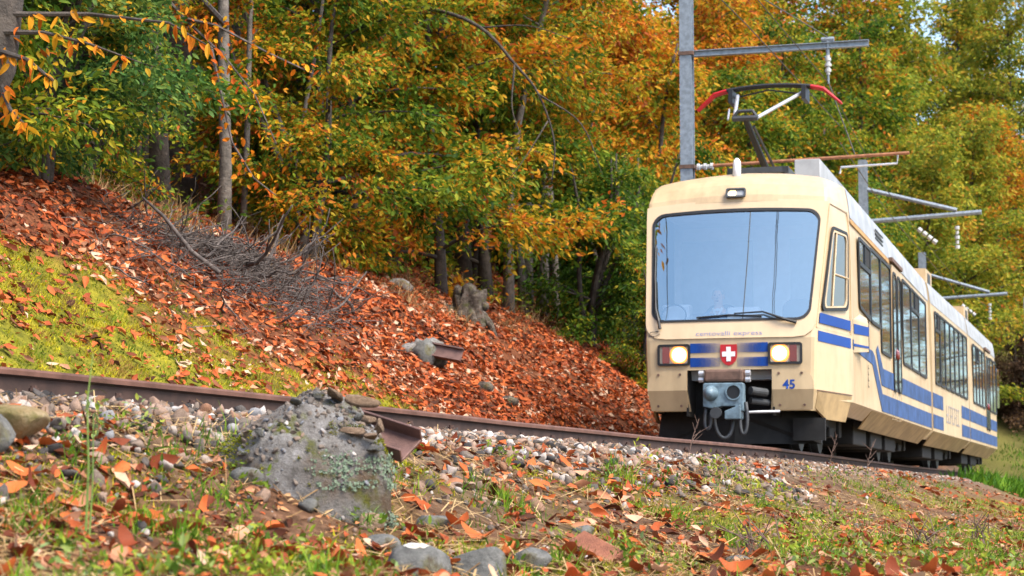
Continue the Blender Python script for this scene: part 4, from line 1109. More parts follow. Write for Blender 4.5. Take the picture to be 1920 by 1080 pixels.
TREES = [
    ('hazel_shrub', 'hazel', -4.96, 20.6, 1.05, 'teal', 'blue-green leafy shrub at far left leaning over the leaf bank', 'shrub', G1, 'bark_dark'),
    ('hazel_shrub', 'hazel', -5.14, 23.5, 0.9, 'green', 'green leafy shrub beside the dark hollow, drooping to the bank', 'shrub', G1, 'bark_dark'),
    ('hazel_shrub', 'hazel', -5.29, 19.2, 1.1, 'green', 'green shrub cut by the left edge of the picture', 'shrub', G1, 'bark_dark'),
    ('hornbeam_tree', 'thicket_a', -6.35, 25, 0.9, 'green', 'green and yellow tree rising behind the blue-green shrubs', 'tree', G1, 'bark_dark'),
    ('hornbeam_tree', 'thicket_b', -8.42, 41, 1.2, 'dark', 'green tree with shade in its leaf colour behind the dark hollow on the left', 'tree', G1, 'bark_dark'),  # dark palette puts the canopy's shade into the leaf colour
    ('pole_tree', 'canopy_tree', -5.35, 30, 1.15, 'amber', 'dark trunk in the hollow with its crown above the picture', 'tree', G1, 'bark_dark'),
    ('pole_tree', 'canopy_tree', -5.42, 29, 1.6, 'green', 'thick dark trunk at the left of the shaded hollow', 'tree', G1, 'bark_dark'),
    ('pole_tree', 'canopy_tree', -5.44, 33, 1.3, 'mixed', 'dark trunk behind the straight grey trunk', 'tree', G1, 'bark_dark'),
    ('chestnut_tree', 'thicket_c', -2.97, 28.5, 0.85, 'mixed', 'chestnut right of the grey trunk with green leaves low over the brush pile', 'tree', G2, 'bark_dark'),
    ('chestnut_tree', 'thicket_a', -3.02, 31, 1.0, 'green', 'green chestnut directly behind the brush pile', 'tree', G2, 'bark_dark'),
    ('chestnut_tree', 'thicket_b', -2.76, 33, 1.05, 'mixed', 'chestnut with mixed green and rust leaves right of the brush pile', 'tree', G2, 'bark_dark'),
    ('chestnut_tree', 'thicket_c', -2.19, 36, 1.15, 'green', 'chestnut with yellow and green leaves above the middle of the bank', 'tree', G2, 'bark_dark'),
    ('chestnut_tree', 'thicket_a', -1.32, 35, 1.1, 'amber', 'orange-tinged chestnut above the tree stump', 'tree', G2, 'bark_dark'),
    ('chestnut_tree', 'thicket_b', -0.63, 39, 1.1, 'green', 'chestnut with orange and green leaves left of the slender trunks', 'tree', G2, 'bark_dark'),
    ('chestnut_tree', 'thicket_b', -6.28, 43, 1.3, 'dark', 'green chestnut with shade in its leaf colour behind the grey trunk', 'tree', G2, 'bark_dark'),  # leaves darkened by palette in place of shade from above
    ('chestnut_tree', 'thicket_a', -4.88, 41, 1.35, 'mixed', 'chestnut deep in the wood behind the brush pile', 'tree', G2, 'bark_dark'),
    ('chestnut_tree', 'thicket_c', -3.95, 43, 1.5, 'amber', 'amber chestnut crown in the upper middle of the wood', 'tree', G2, 'bark_dark'),
    ('chestnut_tree', 'thicket_b', -2.92, 45, 1.4, 'green', 'tall chestnut in the upper middle behind the thicket', 'tree', G2, 'bark_dark'),
    ('chestnut_tree', 'thicket_a', -1.62, 46, 1.45, 'amber', 'amber chestnut behind the stump, high in the picture', 'tree', G2, 'bark_dark'),
    ('chestnut_tree', 'thicket_c', -0.25, 47, 1.5, 'amber', 'orange and yellow crown above the slender trunks', 'tree', G2, 'bark_dark'),
    ('chestnut_tree', 'thicket_b', 1.12, 52, 1.45, 'amber', 'orange crown between slender trunks and the train, upper part', 'tree', G2, 'bark_dark'),
    ('slender_tree', 'pole_tree_b', -0.18, 38.5, 1.0, 'mixed', 'leftmost slender grey trunk standing at the edge of the leaf bank', 'tree', G3, 'bark'),
    ('slender_tree', 'pole_tree', 0.17, 41.5, 0.8, 'mixed', 'thin grey trunk second from left in the slender group', 'tree', G3, 'bark'),
    ('slender_tree', 'pole_tree_b', 0.46, 42.5, 1.15, 'amber', 'thickest leaning grey trunk of the slender group', 'tree', G3, 'bark'),
    ('slender_tree', 'pole_tree', 0.72, 43, 1.0, 'amber', 'slender grey trunk just right of the thickest leaning one', 'tree', G3, 'bark'),
    ('slender_tree', 'pole_tree_b', 1.01, 44, 0.9, 'mixed', 'rightmost slender trunk beside the dark green bush', 'tree', G3, 'bark'),
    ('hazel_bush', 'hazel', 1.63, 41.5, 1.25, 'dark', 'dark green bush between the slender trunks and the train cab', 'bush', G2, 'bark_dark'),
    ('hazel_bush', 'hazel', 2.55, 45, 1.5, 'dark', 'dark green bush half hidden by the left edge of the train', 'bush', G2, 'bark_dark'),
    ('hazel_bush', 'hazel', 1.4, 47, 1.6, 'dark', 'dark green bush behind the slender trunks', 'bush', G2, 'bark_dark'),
    ('hazel_bush', 'hazel', 2.76, 40, 0.8, 'green', 'low green bush at the foot of the bank beside the train front', 'bush', G2, 'bark_dark'),
    ('chestnut_tree', 'thicket_a', 2.44, 53, 1.5, 'mixed', 'green and orange tree left of the tall steel pole', 'tree', G2, 'bark_dark'),
    ('chestnut_tree', 'thicket_c', 3.24, 50, 1.4, 'amber', 'orange tree close behind the train cab left edge', 'tree', G2, 'bark_dark'),
    ('autumn_tree', 'tall_b', 4.38, 60, 0.8, 'amber', 'orange and yellow tree directly behind the tall steel pole', 'tree', G4, 'bark_dark'),
    ('autumn_tree', 'tall_a', 6.42, 66, 0.85, 'amber', 'yellow-orange tree behind the raised pantograph', 'tree', G4, 'bark_dark'),
    ('autumn_tree', 'tall_b', 7.37, 62, 0.8, 'green', 'green and yellow tree above the train roof', 'tree', G4, 'bark_dark'),
    ('autumn_tree', 'tall_c', 3.49, 68, 0.9, 'amber', 'tall orange tree left of the steel pole at the top of the picture', 'tree', G4, 'bark_dark'),
    ('autumn_tree', 'tall_c', 10.12, 72, 0.85, 'green', 'tree with yellow leaves right of the pantograph horn', 'tree', G4, 'bark_dark'),
    ('autumn_tree', 'tall_a', 11.35, 70, 0.75, 'green', 'green tree behind the hanging insulator', 'tree', G4, 'bark_dark'),
    ('autumn_tree', 'tall_b', 14.7, 80, 0.8, 'green', 'tree behind the second pole with orange lower leaves', 'tree', G4, 'bark_dark'),
    ('autumn_tree', 'tall_a', 17.66, 86, 0.95, 'yellowgreen', 'yellow-green tree above the middle of the train', 'tree', G4, 'bark_dark'),
    ('autumn_tree', 'tall_c', 15.91, 92, 1.15, 'green', 'tall green tree at the top behind the pole arm', 'tree', G4, 'bark_dark'),
    ('autumn_tree', 'tall_b', 20.8, 104, 1.2, 'yellowgreen', 'tall yellow-green tree below the gap of bright sky', 'tree', G4, 'bark_dark'),
    ('autumn_tree', 'tall_a', 22.93, 101, 1.0, 'yellowgreen', 'broad yellow-green tree right of the middle of the train', 'tree', G4, 'bark_dark'),
    ('autumn_tree', 'tall_b', 26.85, 108, 1.05, 'amber', 'golden tree above the tail of the train', 'tree', G4, 'bark_dark'),
    ('autumn_tree', 'tall_c', 30.41, 116, 1.1, 'yellowgreen', 'yellow-green tree cut by the right edge of the picture', 'tree', G4, 'bark_dark'),
    ('autumn_tree', 'tall_a', 27.04, 122, 1.2, 'yellowgreen', 'farther yellow-green tree against the sky at upper right', 'tree', G4, 'bark_dark'),
    ('autumn_tree', 'tall_b', 13.86, 95, 1.15, 'dark', 'far green and yellow tree in the gap right of the pantograph', 'tree', G4, 'bark_dark'),
    ('autumn_tree', 'tall_a', 10.69, 92, 1.2, 'amber', 'far amber tree behind the pantograph at the top', 'tree', G4, 'bark_dark'),
    ('autumn_tree', 'tall_a', 7.21, 86, 1.15, 'amber', 'far orange tree behind the top of the tall steel pole', 'tree', G4, 'bark_dark'),
    ('autumn_tree', 'tall_c', 21.19, 112, 1.45, 'yellowgreen', 'far yellow-green tree left of the bright sky gap', 'tree', G4, 'bark_dark'),
    ('autumn_tree', 'tall_b', 30.79, 128, 1.15, 'yellowgreen', 'far pale tree at the top right against the sky', 'tree', G4, 'bark_dark'),
    ('autumn_tree', 'tall_a', 17.51, 108, 1.4, 'mixed', 'far tree at the top between the pole arm and the sky gap', 'tree', G4, 'bark_dark'),
    ('autumn_tree', 'tall_b', 24.19, 114, 1.25, 'yellowgreen', 'far yellow-green tree just under the bright sky gap', 'tree', G4, 'bark_dark'),
    ('autumn_tree', 'tall_c', 15.44, 112, 1.5, 'green', 'far tree at the very top between pantograph and pole arm end', 'tree', G4, 'bark_dark'),
    ('autumn_tree', 'tall_a', 14.92, 120, 1.6, 'amber', 'far golden tree at the very top above the pantograph', 'tree', G4, 'bark_dark'),
    ('brown_bush', 'hazel', 25.23, 99, 1.5, 'brown', 'bare brown bush past the tail of the train', 'bush', G4, 'bark_dark'),
    ('brown_bush', 'hazel', 26.22, 98, 1.7, 'brown', 'bare brown bush cut by the right edge beyond the train', 'bush', G4, 'bark_dark'),
    ('autumn_tree', 'pole_tree', 36.29, 98, 1.5, 'amber', 'tree beyond the right edge mirrored in the train windows', 'tree', G4, 'bark_dark'),
    ('autumn_tree', 'pole_tree_b', 38.79, 92, 1.6, 'yellowgreen', 'tree far beyond the right edge mirrored in the train windows', 'tree', G4, 'bark_dark'),
    ('canopy_tree', 'canopy_tree', -7.01, 24, 0.95, 'mixed', 'first from the left of the tall slim trunks whose crowns are above the picture', 'tree', 'tall slim trunks in the wood', 'bark'),  # canopy trees: added so their crowns, out of frame, shade the wood
    ('canopy_tree', 'canopy_tree', -6.39, 27.5, 1.0, 'amber', 'second from the left of the tall slim trunks whose crowns are above the picture', 'tree', 'tall slim trunks in the wood', 'bark_dark'),
    ('canopy_tree', 'canopy_tree', -5.05, 26.5, 0.9, 'mixed', 'fourth from the left of the tall slim trunks whose crowns are above the picture', 'tree', 'tall slim trunks in the wood', 'bark_dark'),
    ('canopy_tree', 'canopy_tree', -5.24, 31, 1.0, 'amber', 'fifth from the left of the tall slim trunks whose crowns are above the picture', 'tree', 'tall slim trunks in the wood', 'bark'),
    ('canopy_tree', 'canopy_tree', -4.18, 30, 1.05, 'mixed', 'seventh from the left of the tall slim trunks whose crowns are above the picture', 'tree', 'tall slim trunks in the wood', 'bark_dark'),
    ('canopy_tree', 'canopy_tree', -3.76, 33.5, 1.0, 'amber', 'eighth from the left of the tall slim trunks whose crowns are above the picture', 'tree', 'tall slim trunks in the wood', 'bark_dark'),
    ('canopy_tree', 'canopy_tree', -3.2, 37, 1.1, 'mixed', 'tenth from the left of the tall slim trunks whose crowns are above the picture', 'tree', 'tall slim trunks in the wood', 'bark'),
    ('canopy_tree', 'canopy_tree', -2.13, 35, 1.0, 'amber', 'eleventh from the left of the tall slim trunks whose crowns are above the picture', 'tree', 'tall slim trunks in the wood', 'bark_dark'),
    ('canopy_tree', 'canopy_tree', -1.26, 39, 1.1, 'mixed', 'thirteenth from the left of the tall slim trunks whose crowns are above the picture', 'tree', 'tall slim trunks in the wood', 'bark_dark'),
    ('canopy_tree', 'canopy_tree', -0.41, 43, 1.1, 'amber', 'fourteenth from the left of the tall slim trunks whose crowns are above the picture', 'tree', 'tall slim trunks in the wood', 'bark'),
    ('canopy_tree', 'canopy_tree', 0.68, 46, 1.1, 'mixed', 'fifteenth from the left of the tall slim trunks whose crowns are above the picture', 'tree', 'tall slim trunks in the wood', 'bark_dark'),
    ('canopy_tree', 'canopy_tree', -7.59, 36, 1.1, 'amber', 'third from the left of the tall slim trunks whose crowns are above the picture', 'tree', 'tall slim trunks in the wood', 'bark_dark'),
    ('canopy_tree', 'canopy_tree', -6.16, 40, 1.2, 'mixed', 'sixth from the left of the tall slim trunks whose crowns are above the picture', 'tree', 'tall slim trunks in the wood', 'bark'),
    ('canopy_tree', 'canopy_tree', -4.48, 46, 1.2, 'amber', 'ninth from the left of the tall slim trunks whose crowns are above the picture', 'tree', 'tall slim trunks in the wood', 'bark_dark'),
    ('canopy_tree', 'canopy_tree', -2.12, 49, 1.2, 'mixed', 'twelfth from the left of the tall slim trunks whose crowns are above the picture', 'tree', 'tall slim trunks in the wood', 'bark_dark'),
    ('autumn_tree', 'pole_tree', 27.03, 80, 1.3, 'amber', 'bare-stemmed tree beyond the right edge, seen only mirrored in the side windows', 'tree', G4, 'bark_dark'),
    ('autumn_tree', 'pole_tree_b', 33.94, 86, 1.5, 'amber', 'bare-stemmed tree beyond the right edge, seen only mirrored in the side windows', 'tree', G4, 'bark_dark'),
    ('autumn_tree', 'pole_tree', 45.41, 100, 1.7, 'amber', 'bare-stemmed tree beyond the right edge, seen only mirrored in the side windows', 'tree', G4, 'bark_dark'),
]
ROOTS = {}
for i, (nm, pr, X, Y, sc, pal, lab, cat, grp, bk) in enumerate(TREES):
    ROOTS[lab] = plant_tree(nm, pr, X, Y, sc, pal, i * 2.17 + .4, lab, cat, grp, bk)
bpy.context.view_layer.update()
r = ROOTS['orange-tinged chestnut above the tree stump']
def smooth_path(P, n=5):
    P = [np.array(p, float) for p in P]; Q = [2 * P[0] - P[1]] + P + [2 * P[-1] - P[-2]]; out = []
    for i in range(1, len(Q) - 2):
        for u in np.linspace(0, 1, n, endpoint=False):
            a, b_, c, d = Q[i - 1:i + 3]; out.append(.5 * (2 * b_ + (c - a) * u + (2 * a - 5 * b_ + 4 * c - d) * u * u + (3 * b_ - a - 3 * c + d) * u ** 3))
    return out + [P[-1]]
for pts, rad in (([(-2.4, 33, 8.0), (-1.3, 31, 7.5), (-.49, 30, 6.97), (.04, 30, 6.4), (.41, 30, 5.92), (.65, 30, 5.19), (.61, 30, 4.54)], .036), ([(.41, 30, 5.92), (1.05, 29.8, 5.43), (1.38, 29.7, 4.62)], .016), ([(-.49, 30, 6.97), (.25, 29.8, 6.95), (.9, 29.6, 6.7)], .016), ([(.55, 30, 5.5), (.2, 29.8, 4.9), (-.1, 29.8, 4.5)], .013), ([(.04, 30, 6.4), (.0, 29.9, 5.7), (.15, 29.8, 5.2)], .018)):
    pts = smooth_path(pts); b = MB(); b.tube(pts, np.linspace(rad, rad * .25, len(pts)), 7); o = b.build('branch', M['bark_dark'], r, smooth=True); o.matrix_parent_inverse = r.matrix_world.inverted()

# ---- the chestnut whose branch hangs in from the top left, its big leaves one by one
big_leaf = []
for c in (0, 1, 2):
    V = []; 
    us = [0, .18, .4, .62, .82, 1]; ws = [.0, .12, .165, .155, .10, 0]
    for u, w in zip(us[1:-1], ws[1:-1]):
        zb = -.28 * (u - .3) ** 2 * (c - .6)
        V += [(u, -w, zb + .05 * (1 + c * .4)), (u, 0, zb), (u, w, zb + .05 * (1 + c * .4))]
    V = [(0, 0, 0)] + V + [(1, 0, -.14 * (c - .6))]
    Fc = [(0, 1, 2), (0, 2, 3)]
    for k in range(3):
        a = 1 + 3 * k; Fc += [(a, a + 3, a + 4, a + 1), (a + 1, a + 4, a + 5, a + 2)]
    Fc += [(10, 13, 11), (11, 13, 12)]
    b = MB(); b.add(V, Fc); big_leaf.append(b.mesh('leaf'))
M['chestnut_leaf'] = leafy('big_chestnut_leaf', [(0, (.66, .36, .02)), (.4, (.66, .24, .015)), (.7, (.56, .12, .012)), (1, (.30, .30, .02))], 'object', .4)
cx, cy_ = -4.95, 16.4
ct = empty('chestnut_tree', (cx, cy_, float(gz(np.array([cx]), np.array([cy_]))[0])))
tag(ct, 'dark chestnut trunk in the top left corner with drooping big yellow and orange leaves', 'tree', G1)
org = np.array(ct.location)
b = MB(); b.tube([(-.1, 0, -.5), (.25, -.05, .6), (.55, 0, 1.25), (.62, .1, 2.2), (.5, .1, 4.5)], [.30, .26, .22, .20, .14], 12); b.build('trunk', M['bark_dark'], ct, smooth=True)
BR = [[(-4.4, 16.3, 3.75), (-3.9, 16.2, 3.72), (-3.5, 16.1, 3.60), (-3.05, 16.0, 3.42)], [(-4.35, 16.3, 3.6), (-4.0, 16.0, 3.45), (-3.75, 15.9, 3.25)], [(-4.35, 16.4, 3.4), (-4.15, 16.1, 3.05), (-4.0, 16.0, 2.9)], [(-4.4, 16.3, 3.9), (-3.6, 16.5, 3.95), (-2.9, 16.4, 3.85), (-2.5, 16.3, 3.6)]]
g = np.random.default_rng(5)
for pth in BR:
    b = MB(); b.tube([np.array(p) - org for p in pth], [.03, .018, .012, .005][:len(pth)], 6); b.build('branch', M['bark_dark'], ct)
    P = np.array(pth)
    for k in range(24):
        u = g.uniform(.12, 1) * (len(P) - 1); j = min(int(u), len(P) - 2); p = P[j] + (P[j + 1] - P[j]) * (u - j)
        dv = Vector((g.normal(.2, .5), g.normal(-.2, .4), -g.uniform(.35, 1.1))).normalized()
        o = link('leaf', big_leaf[k % 3], M['chestnut_leaf'], ct)
        o.location = p - org + g.normal(0, .025, 3)
        y = Vector((0, -.6, 1)).cross(dv).normalized(); z = dv.cross(y)
        o.rotation_euler = Matrix((dv, y, z)).transposed().to_euler(); o.rotation_euler.rotate_axis('X', g.normal(0, .5))
        s = g.uniform(.10, .17); o.scale = (s, s, s)
# ---- grey beech with an arching spray of orange leaves
bx, by = -3.98, 27.0
bt = empty('beech_tree', (bx, by, float(gz(np.array([bx]), np.array([by]))[0])))
tag(bt, 'straight grey trunk left of centre with arching sprays of orange leaves', 'tree', G1)
org = np.array(bt.location)
b = MB(); b.tube([(0, 0, -.4), (.02, 0, 1.0), (-.03, .02, 2.4), (-.06, 0, 4.2), (-.02, .1, 7)], [.12, .085, .078, .07, .04], 12); b.build('trunk', M['bark'], bt, smooth=True)
SP = [[(-3.9, 21.5, 5.4), (-3.6, 21.3, 5.05), (-3.1, 21.0, 4.55), (-2.75, 20.8, 4.1), (-2.5, 20.7, 3.55)], [(-3.6, 21.3, 5.05), (-3.2, 21.0, 4.9), (-2.6, 20.8, 4.55), (-2.1, 20.7, 4.3)], [(-3.3, 21.2, 4.75), (-3.15, 21.0, 4.2), (-3.0, 20.9, 3.6), (-2.75, 20.8, 3.2), (-2.5, 20.7, 3.0)], [(-3.95, 21.6, 4.95), (-4.2, 21.3, 4.7), (-4.5, 21.2, 4.62)]]
for pth in SP:
    b = MB(); b.tube([np.array(p) - org for p in pth], [.022, .016, .012, .009, .005][:len(pth)], 5); b.build('branch', M['twig'], bt)
b = MB(); b.tube([np.array(p) - org for p in [(-3.98, 27, 6.3), (-4.0, 24, 6.1), (-3.9, 21.5, 5.4)]], [.05, .035, .022], 6); b.build('branch', M['twig'], bt)
M['beech_leaf'] = leafy('beech_leaf', [(0, (.80, .46, .02)), (.35, (.80, .30, .02)), (.7, (.70, .16, .016)), (1, (.50, .10, .016))], 'object', .4)
g = np.random.default_rng(9)
for k in range(290):
    P = np.array(SP[k % 4]); u = g.uniform(.1, 1) * (len(P) - 1); j = min(int(u), len(P) - 2); p = P[j] + (P[j + 1] - P[j]) * (u - j)
    o = link('leaf', big_leaf[k % 3], None, bt); o.material_slots[0].link = 'OBJECT'; o.material_slots[0].material = M['beech_leaf']
    o.location = p - org + g.normal(0, .085, 3); o.rotation_euler = (g.normal(.5, .5), g.normal(.5, .5), g.uniform(0, 6.28)); s = g.uniform(.06, .11); o.scale = (s, s * 1.5, s)

# ---- scattered dark understorey stems deep in the wood
g = np.random.default_rng(77)
sap = [MB().tube([(0, 0, -.3), (.06, .03, 1.5), (.02, .1, 3.2), (.15, .05, 6.5)], [.05, .042, .035, .02], 6).mesh('sapling_stem', True), MB().tube([(0, 0, -.3), (-.10, .02, 1.6), (-.05, -.05, 3.4), (-.3, .05, 7)], [.07, .06, .05, .03], 6).mesh('sapling_stem', True)]
for k in range(46):
    Y = g.uniform(27, 44); px = g.uniform(230, 1060); X = (px - 960) / 3700 * Y
    S, T = gsample(GS, X, Y), gsample(GT, X, Y)
    if S > -7.2: continue
    o = link('sapling', sap[k % 2], M['bark_dark'] if k % 3 else M['bark']); o.location = (X, Y, float(gz(X, Y))); o.rotation_euler = (g.normal(0, .06), g.normal(0, .06), g.uniform(0, 6)); s = g.uniform(.7, 1.5); o.scale = (s, s, 1)
    tag(o, 'thin dark bare stem among the trunks deep in the shaded wood', 'sapling', 'bare stems in the shaded wood')

# ---------------------------------------------------------------- ballast stones
def stone_base(seed, sub=2, cuts=11, flat=.72):
    g = np.random.default_rng(seed)
    bm = bmesh.new(); bmesh.ops.create_icosphere(bm, subdivisions=sub, radius=1)
    V = np.array([v.co[:] for v in bm.verts]); F = np.array([[v.index for v in f.verts] for f in bm.faces]); bm.free()
    V *= [g.uniform(.9, 1.25), g.uniform(.75, 1.0), flat * g.uniform(.8, 1.1)]
    for k in range(cuts):
        n = unit(g.normal(0, 1, 3)); h = g.uniform(.28, .6)
        d = V @ n; V = V - np.maximum(d - h, 0)[:, None] * n
    V += g.normal(0, .02, V.shape)
    return V * .5, F
def stone_mat(name, source):
    m, nt, p, o = new_mat(name)
    if source == 'attr':
        a = nt.nodes.new('ShaderNodeAttribute'); a.attribute_name = 'rnd'; src = a.outputs['Fac']
    else:
        a = nt.nodes.new('ShaderNodeObjectInfo'); src = a.outputs['Random']
    r = ramp(nt, [(0, (.03, .028, .028)), (.12, (.07, .064, .060)), (.28, (.15, .125, .105)), (.45, (.24, .165, .12)), (.62, (.29, .205, .155)), (.74, (.20, .09, .045)), (.84, (.35, .30, .26)), (.95, (.46, .43, .40)), (1, (.17, .18, .20))])
    nt.links.new(src, r.inputs[0])
    n = noise(nt, 26, 6, .7); mx = nt.nodes.new('ShaderNodeMix'); mx.data_type = 'RGBA'; mx.blend_type = 'MULTIPLY'
    r2 = ramp(nt, [(.3, (.55, .50, .46)), (.65, (1.1, 1.08, 1.06))]); nt.links.new(n.outputs[0], r2.inputs[0]); mx.inputs[0].default_value = .8
    nt.links.new(r.outputs[0], mx.inputs[6]); nt.links.new(r2.outputs[0], mx.inputs[7]); nt.links.new(mx.outputs[2], p.inputs['Base Color'])
    p.inputs['Roughness'].default_value = .9; p.inputs['Specular IOR Level'].default_value = .2; n2 = noise(nt, 90, 5); bump(nt, n2.outputs[0], .6, .004, p)
    return m
M['stone_a'] = stone_mat('ballast_stone', 'attr'); M['stone_o'] = stone_mat('ballast_stone_single', 'object')
SB_hi = [stone_base(100 + k) for k in range(6)]; SB_lo = [stone_base(200 + k, 2, 12) for k in range(6)]
def rand_rot(g, n):
    q = unit(g.normal(0, 1, (n, 4))); w, x, y, z = q.T
    return np.stack([np.stack([1 - 2 * (y * y + z * z), 2 * (x * y - z * w), 2 * (x * z + y * w)], -1), np.stack([2 * (x * y + z * w), 1 - 2 * (x * x + z * z), 2 * (y * z - x * w)], -1), np.stack([2 * (x * z - y * w), 2 * (y * z + x * w), 1 - 2 * (x * x + y * y)], -1)], -2)
def wedge(g, n, depth, p):
    Y = 5.4 + depth * g.random(n) ** p
    return g.uniform(-.30, .30, n) * Y, Y
def track_xy(t, s):
    h = np.radians(heading(t))
    return np.interp(t, TT, CL[:, 0]) + s * np.cos(h), np.interp(t, TT, CL[:, 1]) - s * np.sin(h)
g = np.random.default_rng(15)
def stone_field(n, t0, t1, smean, ssd, rmin, rmax, smin=.62):
    t = g.uniform(t0, t1, n); s = np.abs(g.normal(0, ssd, n)) + smin
    s = np.where(s > smean, smin + g.random(n) * .9, s)
    X, Y = track_xy(t, s); d = rmin + (rmax - rmin) * g.random(n) ** 2.2
    Z = gz(X, Y) + d * g.uniform(.0, .34, n)
    k = in_view(X, Y, Z)
    return X[k], Y[k], Z[k], d[k]
X, Y, Z, D = stone_field(12000, -19, -7, 2.6, .85, .018, .105)
order = np.argsort(-D / Y * (Y < 13.5)); big, rest = order[:300], order[300:]
sm = [np_mesh('ballast_stone', v, f) for v, f in SB_hi]
for m_ in sm: m_.materials.append(M['stone_o'])
for i in big:
    o = link('ballast_stone', sm[i % 6], None, ground); o.location = (X[i], Y[i], Z[i]); o.rotation_euler = g.uniform(0, 6.28, 3); s = D[i] * g.uniform(1.0, 1.35); o.scale = (s, s, s)
Rr = rand_rot(g, len(rest)); rn = g.random(len(rest))
near = Y[rest] < 13
for nm, msk, base in (('near', near, SB_hi), ('far', ~near, SB_lo)):
    o = scatter('ballast_stone', base, np.stack([X, Y, Z], -1)[rest][msk], Rr[msk], D[rest][msk] * 1.15, rn[msk], M['stone_a'], ground); o['kind'] = 'stuff'
X, Y, Z, D = stone_field(9500, -7, 28, 1.9, .60, .028, .07)
o = scatter('ballast_stone', SB_lo, np.stack([X, Y, Z], -1), rand_rot(g, len(X)), D * 1.2, np.clip(g.random(len(X)) * .9 + .1, 0, 1), M['stone_a'], ground); o['kind'] = 'stuff'
# stray pebbles on the near bank
n = 9000; X, Y = wedge(g, n, 20, 1.6); Z = gz(X, Y); S = gsample(GS, X, Y)
k = in_view(X, Y, Z) & (S > 1.4) & (g.random(n) < np.interp(S, [1.4, 2.2, 4], [1, .75, .35])); X, Y, Z = X[k], Y[k], Z[k]; d = .012 + .05 * g.random(len(X)) ** 3
o = scatter('pebble', [stone_base(400 + k, 1, 4) for k in range(5)], np.stack([X, Y, Z + d * .15], -1), rand_rot(g, len(X)), d, g.random(len(X)), M['stone_a'], ground); o['kind'] = 'stuff'

# ---------------------------------------------------------------- fallen leaves
LIT = [(0, (.06, .022, .012)), (.2, (.20, .045, .018)), (.42, (.42, .092, .026)), (.6, (.52, .145, .04)), (.72, (.33, .07, .022)), (.82, (.18, .08, .042)), (.92, (.52, .24, .13)), (1, (.55, .38, .26))]
M['litter'] = leafy('fallen_leaf_stuff', LIT, 'attr', .12, .6); M['litter_o'] = leafy('fallen_leaf', LIT, 'object', .15, .55)
def curl_leaf(a, b, tw):
    V = []
    for u, w in ((0, 0), (.28, .20), (.68, .17), (1, 0)):
        z = a * (u - .5) ** 2 * 1.6
        V += [(u - .5, 0, z)] if w == 0 else [(u - .5, -w, z + b + tw * (u - .5)), (u - .5, w, z + b - tw * (u - .5))]
    V = np.array(V)     # 0 base, 1/2, 3/4, 5 tip
    mid = np.array([(-.22, 0, a * .08 * 1.6), (.18, 0, a * .0324 * 1.6)])
    V = np.concatenate([V, mid])
    F = np.array([(0, 1, 6), (0, 6, 2), (1, 3, 7), (1, 7, 6), (6, 7, 4), (6, 4, 2), (3, 5, 7), (7, 5, 4)])
    return V, F
LB = [curl_leaf(.35, .10, .1), curl_leaf(-.30, .06, -.15), curl_leaf(.15, .16, .3), curl_leaf(.55, .03, -.3), curl_leaf(-.1, .20, 0)]
def lay(g, X, Y, tilt, lift, L):
    n = len(X); N = unit(gnormal(X, Y) + g.normal(0, tilt, (n, 3)))
    a = g.uniform(0, 6.283, n); d = np.stack([np.cos(a), np.sin(a), np.zeros(n)], -1); d = unit(d - N * (d * N).sum(1, keepdims=True))
    P = np.stack([X, Y, gz(X, Y) + lift], -1)
    return P, frames(d, N)
g = np.random.default_rng(21)
def bank_points(n, t0, t1, a0, a1, dens):
    t = g.uniform(t0, t1, n); a = g.uniform(a0, a1, n); X, Y = track_xy(t, -a)
    k = in_view(X, Y, gz(X, Y), .03) & (g.random(n) < dens(X, Y, t, a)); return X[k], Y[k]
def dens_bank(X, Y, t, a):
    m = moss_mask(X, Y, -a, t)
    return np.where(g.random(len(X)) < m, .16 + .40 * (fbm(X * 1.7 + 9, Y * 1.7) > .05), np.clip(.88 + fbm(X * 1.2 + 31, Y * 1.2) * 2.2, .3, 1)) * np.interp(a, [1.5, 2.0], [.4, 1])
X1, Y1 = bank_points(60000, -16, 4, 1.5, 8.5, dens_bank)
X2, Y2 = bank_points(40000, 4, 26, 1.6, 9.5, dens_bank)
X3, Y3 = bank_points(5000, -14, 22, 8, 15, lambda X, Y, t, a: np.full(len(X), .8))
X = np.concatenate([X1, X2, X3]); Y = np.concatenate([Y1, Y2, Y3]); L = (.035 + .115 * g.random(len(X)) ** 1.8) * np.interp(Y, [15, 30, 50], [1, 1.15, 1.5])
P, Rm = lay(g, X, Y, .34, g.uniform(.005, .05, len(X)), L)
patch = fbm(X * .8, Y * .8) * 1.0 - .05
o = scatter('fallen_leaf', LB, P, Rm, L, np.clip(.50 + patch + g.normal(0, .30, len(X)), 0, 1), M['litter'], ground); o['kind'] = 'stuff'
